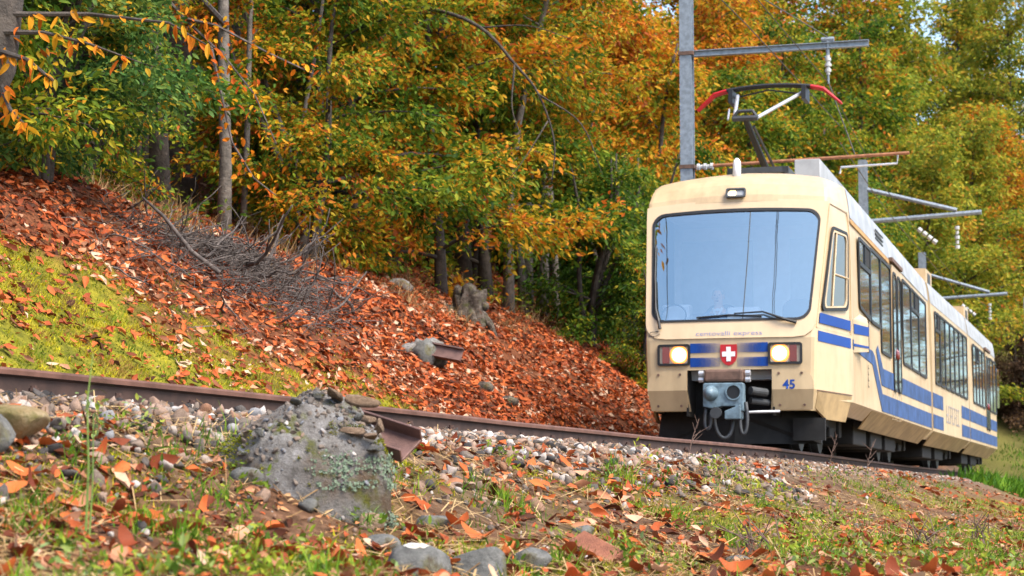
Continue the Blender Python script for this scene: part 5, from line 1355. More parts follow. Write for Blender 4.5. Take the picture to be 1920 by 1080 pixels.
# near bank
n = 27000; X, Y = wedge(g, n, 44, 1.7); S = gsample(GS, X, Y)
cl_ = fbm(X * 1.1 + 3, Y * 1.1) + .5 * fbm(X * 3, Y * 3)
k = in_view(X, Y, gz(X, Y)) & (S > 1.25) & (g.random(n) < np.clip(np.interp(S, [1.2, 2.0, 3.0, 5], [.06, .42, .75, .8]) + cl_ * 2.6, .02, 1)); X, Y = X[k], Y[k]
L = g.uniform(.05, .15, len(X)) * np.interp(Y, [5.5, 9], [.62, 1]); L = np.where(g.random(len(X)) < .45, L * .55, L)
P, Rm = lay(g, X, Y, .36, g.uniform(.0, .02, len(X)) + L * .05, L)
score = L / Y; order = np.argsort(-score); big, rest = order[:290], order[290:]
o = scatter('fallen_leaf', LB, P[rest], Rm[rest], L[rest], g.random(len(rest)), M['litter'], ground); o['kind'] = 'stuff'
def wide_leaf(a, b, s):
    """large chestnut leaf with toothed edge and sunk midrib"""
    V, F = [(-.5, 0, a * .4)], []
    us = np.linspace(-.42, .44, 6)
    for k, u in enumerate(us):
        w = .21 * math.sqrt(max(0, 1 - ((u + .02) / .5) ** 2)) * (1.12 if k % 2 else .92)
        z = a * u * u * 1.6 + s * u
        V += [(u + .02, -w, z + b * (1 + .5 * math.sin(k * 2.1))), (u, 0, z), (u + .02, w, z + b * (1 + .5 * math.cos(k * 1.7)))]
    V.append((.52, 0, a * .42 + s * .5))
    F += [(0, 1, 2), (0, 2, 3)]
    for k in range(5):
        q = 1 + 3 * k; F += [(q, q + 3, q + 4, q + 1), (q + 1, q + 4, q + 5, q + 2)]
    q = 16; F += [(q, 19, q + 1), (q + 1, 19, q + 2)]
    b_ = MB(); b_.add(V, F); me = b_.mesh('fallen_leaf', True); me.materials.append(M['litter_o']); return me
WL = [wide_leaf(.5, .06, .1), wide_leaf(-.4, .05, -.2), wide_leaf(.25, .12, .15), wide_leaf(.9, .03, 0), wide_leaf(-.1, .15, .25)]
for i in big:
    o = link('fallen_leaf', WL[i % 5], None, ground)
    o.matrix_world = Matrix.Translation(P[i] + np.array([0, 0, .01])) @ Matrix(Rm[i].tolist()).to_4x4() @ Matrix.Diagonal((L[i] * 1.15,) * 3 + (1,))

# ---------------------------------------------------------------- moss, grass, straw
M['mossblade'] = leafy('moss_blades', [(0, (.05, .07, .008)), (.3, (.12, .17, .012)), (.6, (.36, .35, .018)), (.85, (.60, .50, .02)), (1, (.30, .20, .05))], 'attr', .3, .8)
M['grassblade'] = leafy('grass_blades', [(0, (.04, .11, .01)), (.4, (.10, .23, .015)), (.75, (.24, .36, .025)), (1, (.45, .40, .06))], 'attr', .35, .6)
M['straw'] = leafy('dry_straw', [(0, (.16, .09, .04)), (.5, (.36, .23, .10)), (1, (.55, .40, .20))], 'attr', .2, .8)
M['crumb'] = leafy('leaf_crumbs', [(0, (.06, .03, .016)), (.35, (.22, .095, .04)), (.6, (.42, .17, .065)), (.8, (.44, .29, .15)), (1, (.50, .14, .04))], 'attr', .1, .8)
M['weedleaf'] = leafy('weed_leaves', [(0, (.07, .14, .015)), (.5, (.20, .28, .025)), (.8, (.38, .40, .04)), (1, (.22, .32, .12))], 'attr', .35, .6)
def blade(bend): return (np.array([(0, -.5, 0), (0, .5, 0), (bend * .25, -.38, .5), (bend * .25, .38, .5), (bend, 0, .95)]), np.array([(0, 1, 3), (0, 3, 2), (2, 3, 4)]))
BL = [blade(.1), blade(.35), blade(.7)]
TRI = [(np.array([(0, -.5, 0), (0, .5, 0), (.5, 0, 1.)]), np.array([(0, 1, 2)])), (np.array([(0, -.5, 0), (0, .5, 0), (-.2, .3, 1.)]), np.array([(0, 1, 2)]))]
g = np.random.default_rng(31)
def blades(name, X, Y, h, w, rnd, mat, bases, label, cat, lean=.25, group=None):
    n = len(X); N = unit(gnormal(X, Y) * .5 + np.array([0, 0, .6]) + g.normal(0, lean, (n, 3)))
    a = g.uniform(0, 6.283, n); d = np.stack([np.cos(a), np.sin(a), np.zeros(n)], -1); d = unit(d - N * (d * N).sum(1, keepdims=True))
    o = scatter(name, bases, np.stack([X, Y, gz(X, Y) - .004], -1), frames(d, N), np.stack([h, w, h], -1), rnd, mat)
    return tag(o, label, cat, None, 'stuff')
t = g.uniform(-17, 3, 190000); a = g.uniform(1.35, 4.8, len(t)); X, Y = track_xy(t, -a)
mm = moss_mask(X, Y, -a, t); cl_ = fbm(X * 3.1, Y * 3.1) + .6 * fbm(X * 8, Y * 8)
k = (g.random(len(t)) < mm * (.6 + cl_ * 1.4)) & in_view(X, Y, gz(X, Y), .02); X, Y, c_ = X[k], Y[k], cl_[k]
blades('moss', X, Y, g.uniform(.02, .05, len(X)) * (1 + 1.6 * np.clip(c_, -.3, .5)), g.uniform(.008, .018, len(X)), np.clip(.55 + c_ * 2.2 + g.normal(0, .15, len(X)), 0, 1), M['mossblade'], TRI, 'bright yellow-green moss on the bank beyond the rail at left', 'moss', .5)
def moss2(X, Y): return fbm(X * 1.1 + 40, Y * 1.1) * 4 + .1 + fbm(X * 4, Y * 4)
X, Y = wedge(g, 330000, 18, 1.3); S = gsample(GS, X, Y)
k = in_view(X, Y, gz(X, Y), .02) & (S > 2.1) & (g.random(len(X)) < np.clip(moss2(X, Y) + .15, 0, 1)); X, Y = X[k], Y[k]
blades('moss', X, Y, g.uniform(.012, .038, len(X)), g.uniform(.006, .014, len(X)), np.clip(g.normal(.48, .22, len(X)), 0, 1), M['mossblade'], TRI, 'dull olive moss cushions on the near bank in the foreground', 'moss', .6)
def tufts(nt, rx, ry, cond, hmin, hmax, per, spread):
    cx = g.uniform(*rx, nt); cyy = ry[0] + (ry[1] - ry[0]) * g.random(nt) ** 1.3
    if ry[0] < 6: cx, cyy = wedge(g, nt, ry[1] - ry[0], 1.25)
    S = gsample(GS, cx, cyy); T = gsample(GT, cx, cyy)
    k = cond(cx, cyy, S, T) & in_view(cx, cyy, gz(cx, cyy), .02); cx, cyy = cx[k], cyy[k]
    X = np.repeat(cx, per) + g.normal(0, spread, len(cx) * per); Y = np.repeat(cyy, per) + g.normal(0, spread, len(cx) * per)
    h = np.repeat(g.uniform(hmin, hmax, len(cx)), per) * g.uniform(.4, 1.1, len(X)); r = np.clip(np.repeat(g.normal(.45, .2, len(cx)), per) + g.normal(0, .12, len(X)), 0, 1)
    return X, Y, h, r
X, Y, h, r = tufts(3000, (-4, 8), (5.4, 34), lambda x, y, s, t: (s > 1.9) & (g.random(len(x)) < np.clip(.22 + fbm(x * 1.4 + 70, y * 1.4) * 3, 0, 1)), .05, .16, 22, .05)
blades('grass', X, Y, h, np.full(len(X), .0065), r, M['grassblade'], BL, 'fresh green grass tufts scattered over the near bank', 'grass', .3)
X, Y, h, r = tufts(800, (-5, 2), (9, 24), lambda x, y, s, t: (s < -1.4) & (s > -4.5) & (g.random(len(x)) < .5) & (t < -3), .04, .12, 16, .06)
blades('grass', X, Y, h, np.full(len(X), .007), np.clip(r, 0, 1), M['grassblade'], BL, 'short grass growing in the moss beyond the rail', 'grass', .35)
X, Y, h, r = tufts(4200, (8, 34), (42, 112), lambda x, y, s, t: (s > 1.4) | ((y > 88) & (s > -5)), .15, .45, 14, .3)
blades('grass', X, Y, h, np.full(len(X), .05), np.clip(r - .25, 0, 1), M['grassblade'], BL, 'far green grass slope beside the tail of the train', 'grass', .3)
X, Y, h, r = tufts(420, (-6, 3), (22, 46), lambda x, y, s, t: (s < -5.2) & (s > -9) & (g.random(len(x)) < .6), .25, .55, 26, .14)
blades('grass', X, Y, h, np.full(len(X), .010), r, M['straw'], BL, 'dry straw-coloured grass along the top of the leaf bank', 'dry grass', .4)
# straw lying flat
n = 60000; X, Y = wedge(g, n, 22, 1.3); S = gsample(GS, X, Y)
k = in_view(X, Y, gz(X, Y), .02) & (S > 1.25) & (g.random(n) < np.clip(.5 + fbm(X * .9 + 20, Y * .9) * 2.5, .05, 1)); X, Y = X[k], Y[k]
P, Rm = lay(g, X, Y, .22, g.uniform(.004, .03, len(X)), None); L = g.uniform(.05, .22, len(X))
QS = (np.array([(-.5, -.5, 0), (.5, -.5, .1), (.5, .5, .1), (-.5, .5, 0)]), np.array([(0, 1, 2), (0, 2, 3)]))
o = scatter('straw', [QS], P, Rm, np.stack([L, g.uniform(.003, .006, len(L)), L], -1), g.random(len(L)), M['straw']); tag(o, 'pale dry straw and stalks strewn over the near bank', 'straw', None, 'stuff')
n = 40000; X, Y = wedge(g, n, 24, 1.3); S = gsample(GS, X, Y)
k = in_view(X, Y, gz(X, Y), .02) & (S > 1.1) & (g.random(n) < np.clip(.55 + fbm(X * 1.6 + 50, Y * 1.6) * 2.5, .08, 1)); X, Y = X[k], Y[k]; L = g.uniform(.015, .05, len(X))
P, Rm = lay(g, X, Y, .5, g.uniform(.002, .02, len(X)), None)
o = scatter('leaf_crumbs', [(v[:, :], f) for v, f in LB], P, Rm, L, g.random(len(L)), M['crumb']); tag(o, 'small crumbled brown leaf bits littering the near bank', 'leaf litter', None, 'stuff')
# small leafy ground weeds
cxn, cyn = wedge(g, 1700, 18, 1.2); S = gsample(GS, cxn, cyn)
k = (S > 1.9) & in_view(cxn, cyn, gz(cxn, cyn), .02) & (g.random(1700) < np.clip(.35 + fbm(cxn * 1.2 - 30, cyn * 1.2) * 2.4, 0, 1)); cxn, cyn = cxn[k], cyn[k]
per = 26; X = np.repeat(cxn, per) + g.normal(0, .05, len(cxn) * per); Y = np.repeat(cyn, per) + g.normal(0, .05, len(cxn) * per); m = len(X)
hh = np.repeat(g.uniform(.05, .16, len(cxn)), per) * g.random(m)
d = unit(g.normal(0, 1, (m, 3)) + [0, 0, .5]); nr = unit(g.normal(0, .5, (m, 3)) + [0, 0, 1.])
o = scatter('ground_weeds', [LEAF6, LEAF6b], np.stack([X, Y, gz(X, Y) + hh], -1), frames(d, nr), g.uniform(.015, .036, m) * np.array([[1.], [1.3], [1]])[:, 0][1], np.clip(np.repeat(g.random(len(cxn)), per) + g.normal(0, .1, m), 0, 1), M['weedleaf']); tag(o, 'small pale green leafy weeds dotted over the near bank', 'weeds', None, 'stuff')
# low green undergrowth inside the wood
n = 24000; px = g.uniform(-60, 1250, n); Y = g.uniform(22, 50, n); X = (px - 960) / 3700 * Y; S = gsample(GS, X, Y)
k = (S < -6.3) & (S > -14) & (g.random(n) < np.clip(.3 + fbm(X * .8 + 11, Y * .8) * 3, 0, 1)); X, Y = X[k], Y[k]; m = len(X)
d = unit(g.normal(0, 1, (m, 3)) * [1, 1, .4]); nr = unit(g.normal(0, .5, (m, 3)) + [0, 0, 1.])
o = scatter('undergrowth', [LEAF6, LEAF6b], np.stack([X, Y, gz(X, Y) + g.uniform(.02, .45, m)], -1), frames(d, nr), g.uniform(.06, .13, m), np.clip(g.normal(.4, .25, m), 0, 1), PAL['green']); tag(o, 'low green undergrowth on the floor of the wood', 'undergrowth', None, 'stuff')

# ---------------------------------------------------------------- single things on the banks
def lump(seed, sub, shape, rough=.06, freq=3.0):
    """rock-like solid: icosphere pushed about by noise; shape maps a unit direction to a point"""
    g = np.random.default_rng(seed)
    bm = bmesh.new(); bmesh.ops.create_icosphere(bm, subdivisions=sub, radius=1)
    V = np.array([v.co[:] for v in bm.verts]); F = np.array([[v.index for v in f.verts] for f in bm.faces]); bm.free()
    o = g.uniform(0, 50, 3)
    d = fbm(V[:, 0] * freq + o[0], V[:, 1] * freq + V[:, 2] * freq * .7 + o[1], 5) + fbm(V[:, 2] * freq + o[2], V[:, 0] * freq - V[:, 1] * freq * .6, 5)
    return shape(V * (1 + rough * 4 * d)[:, None]), F
def rock_mat(name, stops, scale=9, extra=None, bmp=.012):
    m, nt, p, o = new_mat(name)
    n = noise(nt, scale, 8, .72); r = ramp(nt, stops); nt.links.new(n.outputs[0], r.inputs[0]); col = r.outputs[0]
    for sc, lo, hi, c in (extra or []):
        n2 = noise(nt, sc, 6, .65); mr = nt.nodes.new('ShaderNodeMapRange'); mr.inputs[1].default_value = lo; mr.inputs[2].default_value = hi; nt.links.new(n2.outputs[0], mr.inputs[0])
        mx = nt.nodes.new('ShaderNodeMix'); mx.data_type = 'RGBA'; nt.links.new(mr.outputs[0], mx.inputs[0]); nt.links.new(col, mx.inputs[6]); mx.inputs[7].default_value = rgb(*c); col = mx.outputs[2]
    nt.links.new(col, p.inputs['Base Color']); p.inputs['Roughness'].default_value = .92; p.inputs['Specular IOR Level'].default_value = .25
    n3 = noise(nt, scale * 6, 8, .75); bump(nt, n3.outputs[0], 1., bmp, p)
    return m
M['concrete'] = rock_mat('old_concrete', [(.3, (.07, .06, .05)), (.5, (.20, .185, .17)), (.7, (.34, .33, .32))], 14, [(5, .54, .64, (.10, .105, .012)), (3.5, .52, .64, (.10, .065, .04))], .02)
M['lichen'] = rock_mat('grey_green_lichen', [(.3, (.10, .14, .09)), (.6, (.25, .32, .22)), (.75, (.36, .43, .31))], 30, None, .01)
M['lichen_white'] = rock_mat('white_lichen', [(.35, (.30, .24, .15)), (.5, (.42, .41, .36)), (.7, (.55, .56, .52))], 25, None, .004)
M['boulder'] = rock_mat('grey_boulder', [(.3, (.06, .06, .056)), (.55, (.17, .168, .155)), (.75, (.29, .285, .26))], 10, [(4, .55, .68, (.14, .13, .025)), (7, .56, .66, (.08, .06, .04))], .02)
M['warmstone'] = rock_mat('brown_stone', [(.3, (.13, .08, .05)), (.55, (.28, .19, .125)), (.75, (.40, .29, .20))], 12)
M['yellowstone'] = rock_mat('ochre_stone', [(.3, (.10, .065, .03)), (.5, (.26, .18, .08)), (.75, (.38, .30, .18))], 9, [(4, .54, .66, (.10, .10, .02))], .02)
M['brick'] = rock_mat('old_brick', [(.3, (.14, .055, .035)), (.55, (.27, .105, .06)), (.75, (.36, .16, .10))], 12, [(5, .60, .72, (.13, .12, .03))])
M['steel'] = plain('brown_rusty_steel', (.16, .085, .068), .55, .3, .2, 8, bmp=.003, bscale=60)
M['stump'] = rock_mat('weathered_stump_wood', [(.32, (.02, .015, .012)), (.5, (.12, .095, .075)), (.7, (.30, .26, .22))], 9, [(4, .56, .68, (.09, .10, .02)), (6, .60, .70, (.16, .06, .03))], .05)
def gzs(x, y): return float(gz(np.array([x]), np.array([y]))[0])
# -- broken concrete footing in the foreground
fx, fy = -.88, 8.72; fz = gzs(fx, fy) - .13
foot = empty('concrete_footing', (fx, fy, fz)); tag(foot, 'broken mossy concrete footing with embedded pebbles in the left foreground', 'concrete block')
def fshape(V):
    x, y, z = V.T
    x = np.sign(x) * np.abs(x) ** .75; y = np.sign(y) * np.abs(y) ** .8
    zz = np.clip(z, 0, 1)
    X = x * .36 * (1 - .22 * zz ** 2); X = np.where(x < 0, X * (1.28 - .30 * zz), X)
    Z = np.where(z > 0, np.abs(z) ** .5 * .55, z * .28)
    return np.stack([X, y * (.33 - .07 * zz), Z - .05 * np.clip(-x, 0, 1) * zz], -1)
V, F = lump(5, 5, fshape, .035, 3.0)
q_ = np.random.default_rng(61); C0 = np.array([0, 0, .2])
for k in range(34):                                     # knock flat faces off it
    n = unit(q_.normal(0, 1, 3) * [1, 1.2, .9]); dd = (V - C0) @ n; h = dd.max() * q_.uniform(.87, .97)
    V = V - np.maximum(dd - h, 0)[:, None] * n * .9
V = V + np.stack([fbm(V[:, 2] * 16 + V[:, 1] * 9, V[:, 0] * 16), fbm(V[:, 0] * 16 + 4, V[:, 2] * 16), fbm(V[:, 0] * 14 - 7, V[:, 1] * 14)], -1) * .05
link('block', np_mesh('block', V, F, True), M['concrete'], foot)
g = np.random.default_rng(8)
kk = g.choice(np.where((V[:, 1] < .12) & (V[:, 2] > -.16))[0], 1150)
nrm = unit((V[kk] - [0, 0, .1]) * [1 / .14, 1 / .09, 1 / .2] + 1e-6)
d = .010 + .036 * g.random(len(kk)) ** 2; d = np.where(V[kk, 0] < .08, d, d * .8)
o = scatter('aggregate', SB_lo, V[kk] - nrm * (d * .02)[:, None], rand_rot(g, len(kk)), d * 1.3, np.clip(g.choice([.14, .2, .28, .3, .3, 1.0, .26], len(kk)) + g.normal(0, .03, len(kk)), 0, 1), M['stone_a'], foot); o['kind'] = 'stuff'
for k, (x, y, z, sx, sy, sz, mt, rot) in enumerate([(.20, -.08, .50, .15, .11, .07, 'warmstone', .2), (.10, -.05, .545, .12, .10, .05, 'warmstone', 1.0), (.26, -.14, .42, .10, .07, .045, 'warmstone', .4), (.19, -.20, .37, .095, .06, .05, 'warmstone', .1), (.27, -.17, .345, .12, .07, .035, 'warmstone', .1), (.30, -.10, .40, .06, .06, .10, 'warmstone', .5), (.22, -.17, .43, .055, .05, .05, 'boulder', .3), (.30, -.16, .29, .07, .05, .04, 'boulder', .2), (-.06, -.15, .50, .07, .06, .04, 'boulder', .9), (-.20, -.18, .36, .06, .05, .05, 'boulder', .9), (-.24, -.26, .13, .05, .05, .045, 'boulder', .2), (-.18, -.28, .15, .045, .04, .04, 'boulder', .6), (.02, -.12, .53, .06, .05, .04, 'boulder', .3)]):
    v, f = stone_base(300 + k); o = link('stone', np_mesh('stone', v, f, True), M[mt], foot); zm = float(V[np.abs(V[:, 0] - x) < .04, 2].max()); z = min(z, zm - .005); jj = np.where((np.abs(V[:, 0] - x) < .05) & (np.abs(V[:, 2] - z) < .05))[0]; y = .5 * float(V[jj, 1].min()) if z > zm - .03 else float(V[jj, 1].min()) if len(jj) else y; o.location = (x, y, z); o.scale = (sx * 1.45, sy * 1.45, sz * 1.45); o.rotation_euler = (rot * .3, rot * .4, rot)
lk = g.choice(np.where((V[:, 1] < .02) & (V[:, 0] > -.02) & (V[:, 2] < .27) & (V[:, 2] > -.15) & (fbm(V[:, 0] * 6 + 1, V[:, 2] * 6) > -.08))[0], 2200)
nr = unit(np.stack([V[lk, 0] / .14, V[lk, 1] / .09, V[lk, 2] * .8], -1)); a = g.normal(0, 1, (len(lk), 3)); dd = unit(a - nr * (a * nr).sum(1, keepdims=True))
FL = [curl_leaf(.5, .2, .3), curl_leaf(-.4, .15, -.3)]
o = scatter('lichen', FL, V[lk] + nr * .006 + g.normal(0, .012, (len(lk), 3)) * [1, .3, 1], frames(dd, unit(nr + g.normal(0, .4, (len(lk), 3)))), np.stack([g.uniform(.006, .020, len(lk))] * 3, -1) * [1, 1.8, 1], g.random(len(lk)), M['lichen'], foot); o['kind'] = 'stuff'
mk = g.choice(np.where((V[:, 1] < .05) & (V[:, 2] > -.16) & (V[:, 2] < .4) & (fbm(V[:, 0] * 7 + 3, V[:, 2] * 7) > .07))[0], 6000)
nr = unit(np.stack([V[mk, 0] / .14, V[mk, 1] / .09, V[mk, 2] + .3], -1)); a = g.normal(0, 1, (len(mk), 3)); dd = unit(a - nr * (a * nr).sum(1, keepdims=True))
o = scatter('moss', TRI, V[mk] + g.normal(0, .006, (len(mk), 3)), frames(dd, unit(nr + g.normal(0, .4, (len(mk), 3)))), np.stack([g.uniform(.005, .012, len(mk)), np.full(len(mk), .005), g.uniform(.006, .015, len(mk))], -1), np.clip(g.normal(.4, .2, len(mk)), 0, 1), M['mossblade'], foot); o['kind'] = 'stuff'
# -- steel channel sticking out of the footing
def channel_prof(w, h, t): return [(-w / 2, 0), (w / 2, 0), (w / 2, h), (w / 2 - t, h), (w / 2 - t, t), (-w / 2 + t, t), (-w / 2 + t, h), (-w / 2, h)]
ch = empty('steel_channel', (-.50, 8.86, fz + .36)); tag(ch, 'short rusty steel channel stub sticking out of the concrete footing', 'steel channel')
b = MB(); b.prism([(0, x, z) for x, z in channel_prof(.20, .085, .014)], (.40, 0, 0)); o = b.build('channel', M['steel'], ch, bevel=.004, fix=True)
o.scale = (.88, .85, .85); o.location = (-.24, .06, .02); o.rotation_euler = (R_(38), R_(16), R_(-28))
# -- second footing beyond the track, with a beam stub
sx_, sy_ = -1.16, 25.35; sz_ = gzs(sx_, sy_)
f2 = empty('concrete_footing', (sx_, sy_, sz_ - .05)); tag(f2, 'small broken concrete footing half sunk in the leaf bank beyond the track', 'concrete block')
for k, (x, y, z, r, mt) in enumerate([(-.16, .05, .14, .15, 'concrete'), (.05, -.05, .16, .17, 'boulder'), (.14, .12, .20, .16, 'concrete'), (-.05, .10, .22, .12, 'concrete'), (-.26, .0, .06, .10, 'concrete'), (.22, .02, .10, .11, 'stump')]):
    v, f = lump(60 + k, 3, lambda V, r=r: V * [r, r * .9, r * 1.1], .10, 4); o = link('chunk', np_mesh('chunk', v, f, True), M[mt], f2); o.location = (x, y, z)
bs = empty('steel_beam_stub', (sx_ + .10, sy_ - .12, sz_ + .08)); tag(bs, 'dark steel beam stub poking from the small footing in the leaf bank', 'steel beam')
b = MB()
for z0, z1, w in ((0, .02, .09), (.02, .16, .012), (.16, .18, .09)): b.box((0, -w / 2, z0), (.42, w / 2, z1))
o = b.build('beam', M['steel'], bs); o.rotation_euler = (R_(-20), R_(11), R_(-12))
# -- tree stump with roots on the bank
tx, ty = -.71, 32.3; tz = gzs(tx, ty)
ts_ = empty('tree_stump', (tx, ty, tz - .12)); ts_.scale = (.72, .72, .72); tag(ts_, 'gnarled grey tree stump with spreading roots on the leaf bank', 'tree stump')
def stshape(V):
    a = np.arctan2(V[:, 1], V[:, 0]); z = V[:, 2]
    r = .30 + .10 * np.abs(np.sin(a * 2.5 + .6)) + .16 * np.clip(-z, 0, 1) + .08 * np.clip(z, 0, 1) * np.sin(a * 4)
    h = np.sqrt(np.maximum(1e-6, V[:, 0] ** 2 + V[:, 1] ** 2)); k = np.minimum(1, h * 1.6)
    top = .34 + .12 * np.sin(a * 3) + .14 * np.sin(a * 7 + 1)
    return np.stack([np.cos(a) * r * k, np.sin(a) * r * k, np.where(z > 0, np.clip(z * 1.5, 0, 1) * top + .42, z * .6 + .42)], -1)
v, f = lump(71, 4, stshape, .12, 5); link('stump', np_mesh('stump', v, f, True), M['stump'], ts_)
for pts in ([(.05, -.25, .35), (.12, -.45, .10), (.20, -.65, -.12)], [(-.25, -.1, .25), (-.50, -.2, .12), (-.75, -.3, .06), (-.98, -.3, -.06)], [(.28, -.05, .3), (.50, -.2, .05), (.62, -.35, -.22)], [(-.15, -.2, .3), (-.28, -.42, .02), (-.3, -.6, -.2)]):
    b = MB(); b.tube(pts, np.linspace(.13, .045, len(pts)), 9); b.build('root', M['stump'], ts_, smooth=True)
for k, (x, y, z, r) in enumerate([(-.42, -.05, .38, .17), (.34, .02, .5, .12), (.0, -.1, .86, .16), (-.22, -.05, .82, .13)]):
    v, f = lump(80 + k, 3, lambda V, r=r: V * r, .10, 4); o = link('burl', np_mesh('burl', v, f, True), M['stump'], ts_); o.location = (x, y, z)
# -- dark clods on the bank
for k, (x, y, lab) in enumerate([(-.36, 25.6, 'left one of the dark clods on the leaf bank right of the small footing'), (-.05, 25.9, 'right one of the dark clods on the leaf bank right of the small footing'), (-1.8, 31.5, 'mossy grey rock near the top of the leaf bank left of the stump')]):
    v, f = lump(90 + k, 3, lambda V: V * [.13, .11, .08] if k < 2 else V * [.20, .17, .14], .10); o = link('rock', np_mesh('rock', v, f, True), M['stump'] if k < 2 else M['concrete']); o.location = (x, y, gzs(x, y) + .04); tag(o, lab, 'rock')
def facet(V, seed):
    q = np.random.default_rng(seed)
    for k in range(9):
        n = unit(q.normal(0, 1, 3)); V = V - np.maximum(V @ n - q.uniform(.68, .9), 0)[:, None] * n * .85
    return V
# -- stones and a brick in the foreground
for k, (x, y, s, mt, rz, lab) in enumerate([
    (-.365, 7.66, (.14, .11, .12), 'boulder', .2, 'round grey boulder with a white lichen spot at the bottom edge'),
    (-.13, 7.85, (.145, .12, .125), 'boulder', 1.2, 'pale grey boulder right of the lichen-spotted one at the bottom edge'),
    (-.53, 8.05, (.085, .05, .045), 'boulder', .4, 'small grey cylindrical stone above the bottom boulders'),
    (.07, 8.30, (.10, .08, .06), 'boulder', -.4, 'flat dark grey stone right of the bottom boulders'),
    (-1.98, 7.72, (.19, .12, .075), 'yellowstone', -.3, 'large ochre stone at the left edge by the ballast'),
    (-2.0, 7.45, (.14, .10, .10), 'boulder', .6, 'grey rounded stone below the ochre one at the left edge'),
    (-.36, 8.95, (.10, .08, .05), 'boulder', .2, 'grey stone lying just right of the concrete footing'),
    (-.60, 8.46, (.07, .05, .05), 'warmstone', .7, 'brown stone against the foot of the concrete footing at its right corner'),
    (-.86, 8.36, (.06, .045, .035), 'boulder', 1.4, 'small grey stone at the middle of the concrete footing base'),
    (-1.12, 8.42, (.08, .055, .045), 'boulder', .1, 'grey stone at the left foot of the concrete footing'),
    (1.05, 9.2, (.07, .05, .03), 'boulder', .5, 'small slate-blue stone in the bottom right leaves'),
    (.36, 9.9, (.07, .05, .03), 'boulder', .8, 'small flat slate in the middle of the near bank')]):
    v, f = lump(120 + k, 4, lambda V, s=s: facet(np.sign(V) * np.abs(V) ** .9, 120 + k) * s, .03, 2.2); o = link('stone', np_mesh('stone', v, f, True), M[mt]); o.location = (x, y, gzs(x, y) + (s[2] * .3 if k > 1 else .0)); o.rotation_euler = (0, 0, rz); tag(o, lab, 'stone')
    if k == 0:
        l = MB(); P = [(x2, z2) for x2, z2 in [(.046 * math.cos(a) * (1 + .12 * math.sin(5 * a)), .026 * math.sin(a) * (1 + .12 * math.cos(7 * a))) for a in np.linspace(0, 6.283, 25)[:-1]]]
        rows = [[(p[0] * q * 1.15 - .01, p[1] * q * 1.3 - .05, .13) for p in P] for q in (1, .75, .5, .25)]; nP = len(P)
        l.add(sum(rows, []) + [(-.01, -.05, .13)], [(a * nP + j, a * nP + (j + 1) % nP, (a + 1) * nP + (j + 1) % nP, (a + 1) * nP + j) for a in range(3) for j in range(nP)] + [(3 * nP + j, 3 * nP + (j + 1) % nP, 4 * nP) for j in range(nP)])
        lo = l.build('lichen_spot', M['lichen_white'], o); sw = lo.modifiers.new('wrap', 'SHRINKWRAP'); sw.target = o; sw.wrap_method = 'NEAREST_SURFACEPOINT'; sw.wrap_mode = 'ABOVE_SURFACE'; sw.offset = .003
b = MB(); b.box((-.12, -.055, -.03), (.12, .055, .03)); br = b.build('brick', M['brick'], None, bevel=.008); br.location = (.375, 8.85, gzs(.375, 8.85) + .055); br.rotation_euler = (R_(28), R_(22), R_(-38)); tag(br, 'weathered red-brown brick lying tilted in the foreground leaves', 'brick')
# -- brush pile
px_, py_ = -3.15, 22.6
bp = empty('brush_pile', (px_, py_, gzs(px_, py_))); tag(bp, 'tangled heap of grey cut branches on the leaf bank', 'brush pile'); bo = np.array(bp.location)
g = np.random.default_rng(44)
def stick(seed, L, r):
    q = np.random.default_rng(seed); p = np.zeros(3); d = np.array([1., 0, 0]); pts = [p.copy()]
    for k in range(6): d = unit(d + q.normal(0, .22, 3)); p = p + d * L / 6; pts.append(p.copy())
    b = MB(); b.tube(pts, np.linspace(r, r * .35, 7), 5)
    for k in range(2):
        j = 2 + k * 2; e = unit(d + q.normal(0, .6, 3)); b.tube([pts[j], pts[j] + e * L * .18, pts[j] + e * L * .3 + q.normal(0, .03, 3)], [r * .5, r * .35, r * .2], 4)
    return b.mesh('branch', True)
STK = [stick(s, 1.0, r) for s, r in ((1, .022), (2, .014), (3, .012), (4, .018), (5, .010), (6, .012))]
for k in range(230):
    u, v = g.normal(0, .42), g.normal(0, .45)
    x, y = px_ + u * 1.0 + v * .55, py_ + v * 3.0
    hgt = .34 * math.exp(-(u ** 2 + v ** 2) * 2.2); z = gzs(x, y) + g.uniform(.0, 1) * hgt
    o = link('branch', STK[k % 6], M['twig'], bp); o.location = np.array([x, y, z]) - bo
    o.rotation_euler = (g.uniform(0, 6), g.normal(-.03, .22), g.uniform(0, 6.28)); s = g.uniform(.4, 1.1); th = g.choice([.5, .7, .8, 1.0, 1.5]); o.scale = (s, s * th, s * th)
for x, y, el, s in ((-2.95, 23.2, -1.0, .8), (-2.75, 23.4, -.8, .7), (-3.3, 22.6, -1.2, .6), (-2.35, 23.6, -1.1, .5), (-3.9, 22.0, -.9, .5)):
    o = link('branch', STK[3], M['twig'], bp); o.location = np.array([x, y, gzs(x, y)]) - bo; o.rotation_euler = (0, el, g.uniform(0, 6.28)); o.scale = (s, s * 1.6, s * 1.6)
b = MB(); b.tube([np.array(p) - bo for p in [(-3.95, 20.9, gzs(-3.95, 20.9) + .38), (-3.7, 20.8, gzs(-3.7, 20.8) + .36), (-3.4, 20.8, gzs(-3.4, 20.8) + .22), (-3.1, 20.8, gzs(-3.1, 20.8) + .18)]], [.012, .020, .024, .028], 7); b.build('branch', M['twig'], bp, smooth=True)
n = 1500; u = g.normal(0, .48, n); v = g.normal(0, .5, n); X = px_ + u + v * .55; Y = py_ + v * 3.0; Z = gz(X, Y) + g.random(n) * .34 * np.exp(-(u ** 2 + v ** 2) * 2)
